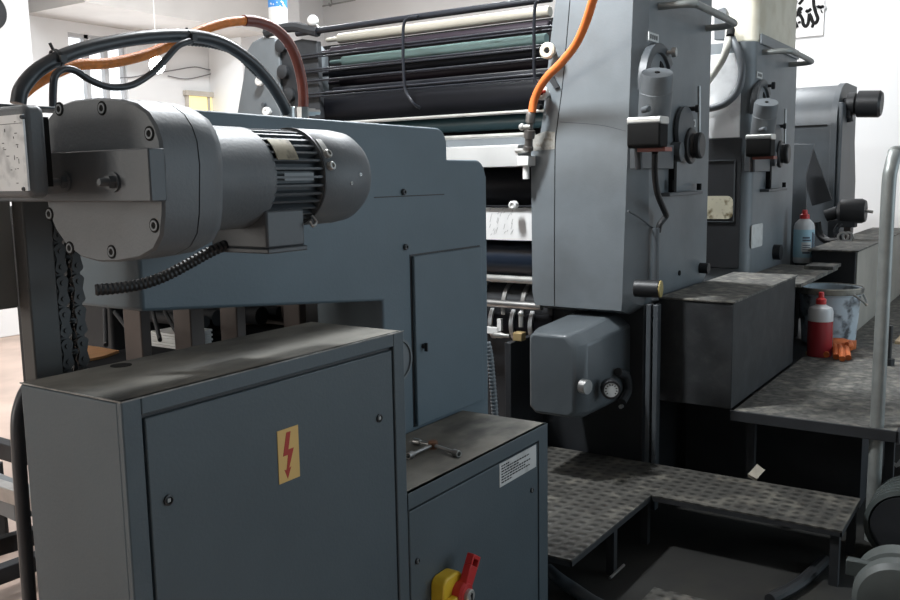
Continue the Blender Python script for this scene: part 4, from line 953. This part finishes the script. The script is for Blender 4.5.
# small pump assembly on the far walkway
p = A(845, 213, y=1.25)
t = thing('pump_motor', 'small black pump motor on a stand at the far walkway', 'motor', (p.x, 1.25, fz))
s_ = Vector((math.sin(YAW), -math.cos(YAW), 0))
x_ = 7.9
a_, b_ = A(838, 211, x=x_), A(866, 211, x=x_)
MB().lathe([(.07, 0), (.10, .03), (.10, (b_-a_).length-.03), (.085, (b_-a_).length), (0, (b_-a_).length)], a_, b_-a_, 24).build('motor_barrel', BLACK, t)
MB().cyl(b_, A(873, 212, x=x_), .012).build('shaft', STEEL, t)
MB().cyl(A(826, 216, x=x_), A(838, 212, x=x_), .05).build('pump_head', DARK, t)
MB().box(x_-.06, x_+.06, A(856, 224, x=x_).y, A(830, 224, x=x_).y, A(845, 227, x=x_).z, A(845, 220, x=x_).z).build('pump_plate', DARK, t)
for px in (832, 848):
    q = A(px, 222, x=x_); MB().box(x_-.03, x_+.03, q.y-.025, q.y+.025, fz, q.z).build('stand_leg', RUSTP if px > 840 else DARK, t)
for px in (838, 842):
    q = A(px, 224, x=x_-.08); MB().tube([q, q+Vector((0, .03, -.06)), q+Vector((-.02, -.02, -.13))], .008, 6).build('wire', DARK, t)
MB().tube([A(817, 222, x=x_), A(820, 235, x=x_), A(829, 241, x=x_-.05), A(840, 240, x=x_-.1)], .03, 10).build('feed_hose', BLACK, t)
for k, px in enumerate((843, 848)):
    q = A(px, 237, x=x_-.2); MB().lathe([(.03, -.01), (.045, -.01), (.045, .01), (.03, .01)], q, (-1,.2*k,.3), 16, False, True).build('hose_clamp', STEEL, t)

# ------------------------------------------------------------------ things on the walls and on the press top
t = thing('calligraphy_poster', 'white paper with black brush calligraphy pinned on the white wall', 'poster', (WX-.02, 2.6, 3.4))
PX = WX-.035
cb = [yz(770, 40, PX), yz(823, 35, PX), yz(826, -40, PX), yz(770, -36, PX)]
pb = MB().prism(cb, 0, PX, WX-.012).build('paper_sheet', mat('poster paper', (.72, .71, .70, 1), .8, 0, .02), t)
def brush(l, w_):
    """flat calligraphy stroke with a broad nib held at an angle"""
    b = MB(); pts = [A(x*130/900+770, y*60/415, x=PX-.003) for x, y in l]
    b.tube(pts, w_, 6, 8); return b
for l, w_ in (([(300, -10), (304, 40), (318, 90), (330, 130), (316, 158), (296, 150), (285, 120), (272, 95)], .020),
              ([(272, 95), (268, 130), (262, 165), (246, 182), (230, 165), (226, 135)], .020),
              ([(226, 135), (214, 112), (196, 98), (176, 112), (150, 128), (172, 150), (190, 190)], .020),
              ([(150, 128), (172, 108), (196, 80), (218, 62), (206, 55), (198, 70), (214, 92)], .018),
              ([(200, 30), (222, 4), (232, -10)], .018), ([(118, 45), (140, 20), (160, 5), (178, 10), (170, 35)], .024),
              ([(286, 60), (262, 78), (250, 70)], .02), ([(152, 225), (170, 208)], .014), ([(200, 150), (206, 160)], .02), ([(354, 82), (362, 78)], .022), ([(290, 190), (300, 165), (310, 150)], .018)):
    brush(l, w_).build('brush_stroke', INK, pb)
b = MB()
for k in range(7):
    p = A(770+(325+k*8)*130/900, (38+(k % 3)*8)*60/415, x=PX-.003); b.box(PX-.004, PX, p.y-.03, p.y+.03, p.z-.02, p.z+.008)
b.build('small_print', mat('faint print', (.45, .45, .45, 1), .7), pb)
# white bottle with blue print on the far frame
p = A(279, 38, x=UX+.4); 
t = thing('bottle', 'white plastic container with a blue printed band on top of the press', 'bottle', (p.x, p.y, A(270, 36, x=UX+.4).z))
z0 = A(279, 40, x=UX+.4).z; r = .062
MB().lathe([(r, 0), (r, .42), (r*.8, .46), (0, .47)], (p.x, p.y, z0-.04), (0,0,1), 28).build('container_body', WHITEP, t)
c_ = Vector((p.x, p.y, z0-.04))
zb0 = A(279, 8, x=UX+.4).z
bb = MB().lathe([(r+.001, zb0-z0+.04), (r+.001, zb0-z0+.12)], c_, (0,0,1), 28, False).build('blue_band', BLUE, t, label='blue printed band')
b = MB(); random.seed(9)
for k in range(12):
    a = math.radians(random.uniform(170, 280)); zz = zb0-z0+.04+random.uniform(.0, .07); u = Vector((math.cos(a), math.sin(a), 0)); v_ = Vector((-u.y, u.x, 0)); q = c_+u*(r+.003)+Vector((0,0,zz)); s = random.uniform(.004, .010)
    b.add([q-v_*s, q+Vector((0,0,-s)), q+v_*s, q+Vector((0,0,s))], [(0,1,2,3)])
b.build('white_flecks', WHITEP, bb)
# hook on the wall
p = A(331, 4, x=WX-.02)
b = MB().cyl(A(313, 8, x=WX-.01), A(355, 0, x=WX-.01), .012)
b.tube([A(331, 0, x=WX-.03), A(332, 4, x=WX-.05), A(330, 6, x=WX-.05), A(329, 3, x=WX-.04)], .012, 8)
tag(b.build('wall_hook', STEEL), 'thin rod with a small hook high on the white wall', 'hook')
# loose wires on the far wall
for k, (l, lb) in enumerate((([(150, 74), (175, 70), (195, 67), (212, 70), (228, 66), (244, 60)], 'upper thin loose wire sagging along the far wall'),
                            ([(168, 76), (185, 79), (203, 76), (222, 71), (244, 70)], 'lower thin loose wire sagging along the far wall'),
                            ([(120, 78), (133, 77), (143, 75), (152, 71)], 'twisted thin wire near the window on the far wall'))):
    tag(MB().tube([A(px, py, y=WY-.03) for px, py in l], .008, 6).build('wire', mat('grey wire', (.16, .16, .17, 1), .6)), lb, 'wire')
# glaring bulb beyond the hoses
p = A(157, 65, y=8.5)
t = thing('light_bulb', 'bare glaring bulb hanging beyond the hoses', 'lamp', p)
MB().ball(p, .085, 20, 1.15).build('glass_bulb', BULBM, t)
MB().cyl(p+Vector((0,0,.08)), p+Vector((0,0,.16)), .03).build('lamp_holder', WHITEP, t)
MB().cyl(p+Vector((0,0,.16)), (p.x, p.y, 5.0), .004, seg=6).build('pendant_cord', WHITEP, t)
# round wall clock edge at the top left
p = A(-15, 12, y=9.69)
tag(MB().lathe([(.20, -.0), (.20, .08), (.17, .09), (0, .08)], p, (0,-1,0), 32).build('round_lamp', DARK), 'dark round fitting on the white pillar at the top left', 'fitting')

# low frame on the floor at the left
t = thing('pallet_frame', 'dark steel pallet frame on the floor left of the large cabinet', 'frame', A(10, 530, z=0))
def rail(a, b_, w_, h_, mt, nm):
    a, b_ = Vector(a), Vector(b_); d = (b_-a).normalized(); s = Vector((-d.y, d.x, 0))*w_/2; u = Vector((0,0,h_))
    return MB().add([a-s, a+s, b_+s, b_-s, a-s+u, a+s+u, b_+s+u, b_-s+u], [(0,3,2,1),(4,5,6,7),(0,1,5,4),(1,2,6,5),(2,3,7,6),(3,0,4,7)]).build(nm, mt, t, .004)
rail(A(-20, 490, z=.50), A(45, 512, z=.50), .05, .06, STEEL, 'top_rail')
rail(A(-20, 497, z=.40)+Vector((0,0,.0)), A(28, 518, z=.40), .10, .11, GREY, 'end_block')
rail(A(-20, 560, z=.22), A(60, 536, z=.22), .05, .07, DARK, 'cross_rail')
rail(A(-20, 590, z=.06), A(60, 560, z=.06), .06, .07, DARK, 'foot_rail')
rail(A(3, 545, z=0), A(3, 545, z=0)+Vector((.03,.03,0)), .04, .40, DARK, 'leg')
rail(A(-20, 450, z=.45), A(30, 465, z=.45), .06, .08, DARK, 'rear_rail')
tag(MB().tube([A(30, 385, y=2.3), A(23, 398, y=2.3), A(18, 420, y=2.3), A(19, 455, y=2.3), A(22, 500, y=2.3), Vector((A(24, 560, y=2.3).x, 2.3, 0))], .019, 12).build('pipe', HOSEB), 'bent black pipe standing behind the left edge of the large cabinet', 'pipe')
zz = pz+.001
tag(MB().prism([xy(84, 347, zz), xy(84, 362, zz), xy(104, 358, zz), xy(119, 352.5, zz), xy(100, 349, zz)], 2, pz, pz+.008).build('plywood_board', WOOD), 'small orange plywood board lying behind the hanging chains', 'board')

# ------------------------------------------------------------------ light
def area(name, loc, tgt, sx, sy, e, col=(1, .985, .96)):
    l = bpy.data.lights.new(name, 'AREA'); l.shape = 'RECTANGLE'; l.size = sx; l.size_y = sy; l.energy = e; l.color = col
    o = bpy.data.objects.new(name, l); COL.objects.link(o); o.location = loc
    o.rotation_euler = (Vector(tgt)-Vector(loc)).to_track_quat('-Z', 'Y').to_euler(); return o
DAY = (.94, .975, 1)
area('overhead_light', (2.85, 2.6, 3.8), (3.6, 2.3, 2.2), .2, .4, 145, DAY)
area('overhead_light', (5.25, 3.0, 4.75), (5.3, 2.6, 0), .3, 1.0, 230, DAY)  # added lamp, brightens the second unit front, tank and walkway tops
area('overhead_light', (6.5, 6.8, 4.9), (6.5, 6.8, 0), 3.2, .4, 240, DAY)
area('overhead_light', (10.0, 2.9, 4.9), (10.6, 2.9, 0), .5, 2.6, 180, DAY)
area('overhead_light', (2.0, 7.5, 4.9), (2.0, 7.5, 0), 3, .4, 80, DAY)
area('overhead_light', (-3.5, 3.5, 4.9), (-3.5, 3.5, 0), 2.4, .4, 60, DAY)
area('window_daylight_far', (wl+.5*(wr-wl), WY-.1, 2.2), (wl+.5*(wr-wl), 0, 1.8), 2.2, 1.8, 70, (.93, .97, 1))
area('rear_fill', (-5.9, 6.0, 2.2), (1.5, 2.6, 1.6), 3.6, 2.4, 300, (1, .96, .90))  # unseen warm fill added for the left-facing sides, no window modelled here
area('side_fill', (6.2, -4.6, 2.0), (3.0, 1.6, 1.3), 5.0, 3.2, 135, (.74, .89, 1))  # unseen bluish fill added to lift the operator-side faces
wd = bpy.data.worlds.new('world'); SC.world = wd; wd.use_nodes = True
wd.node_tree.nodes['Background'].inputs[0].default_value = (.70, .87, .96, 1); wd.node_tree.nodes['Background'].inputs[1].default_value = .12
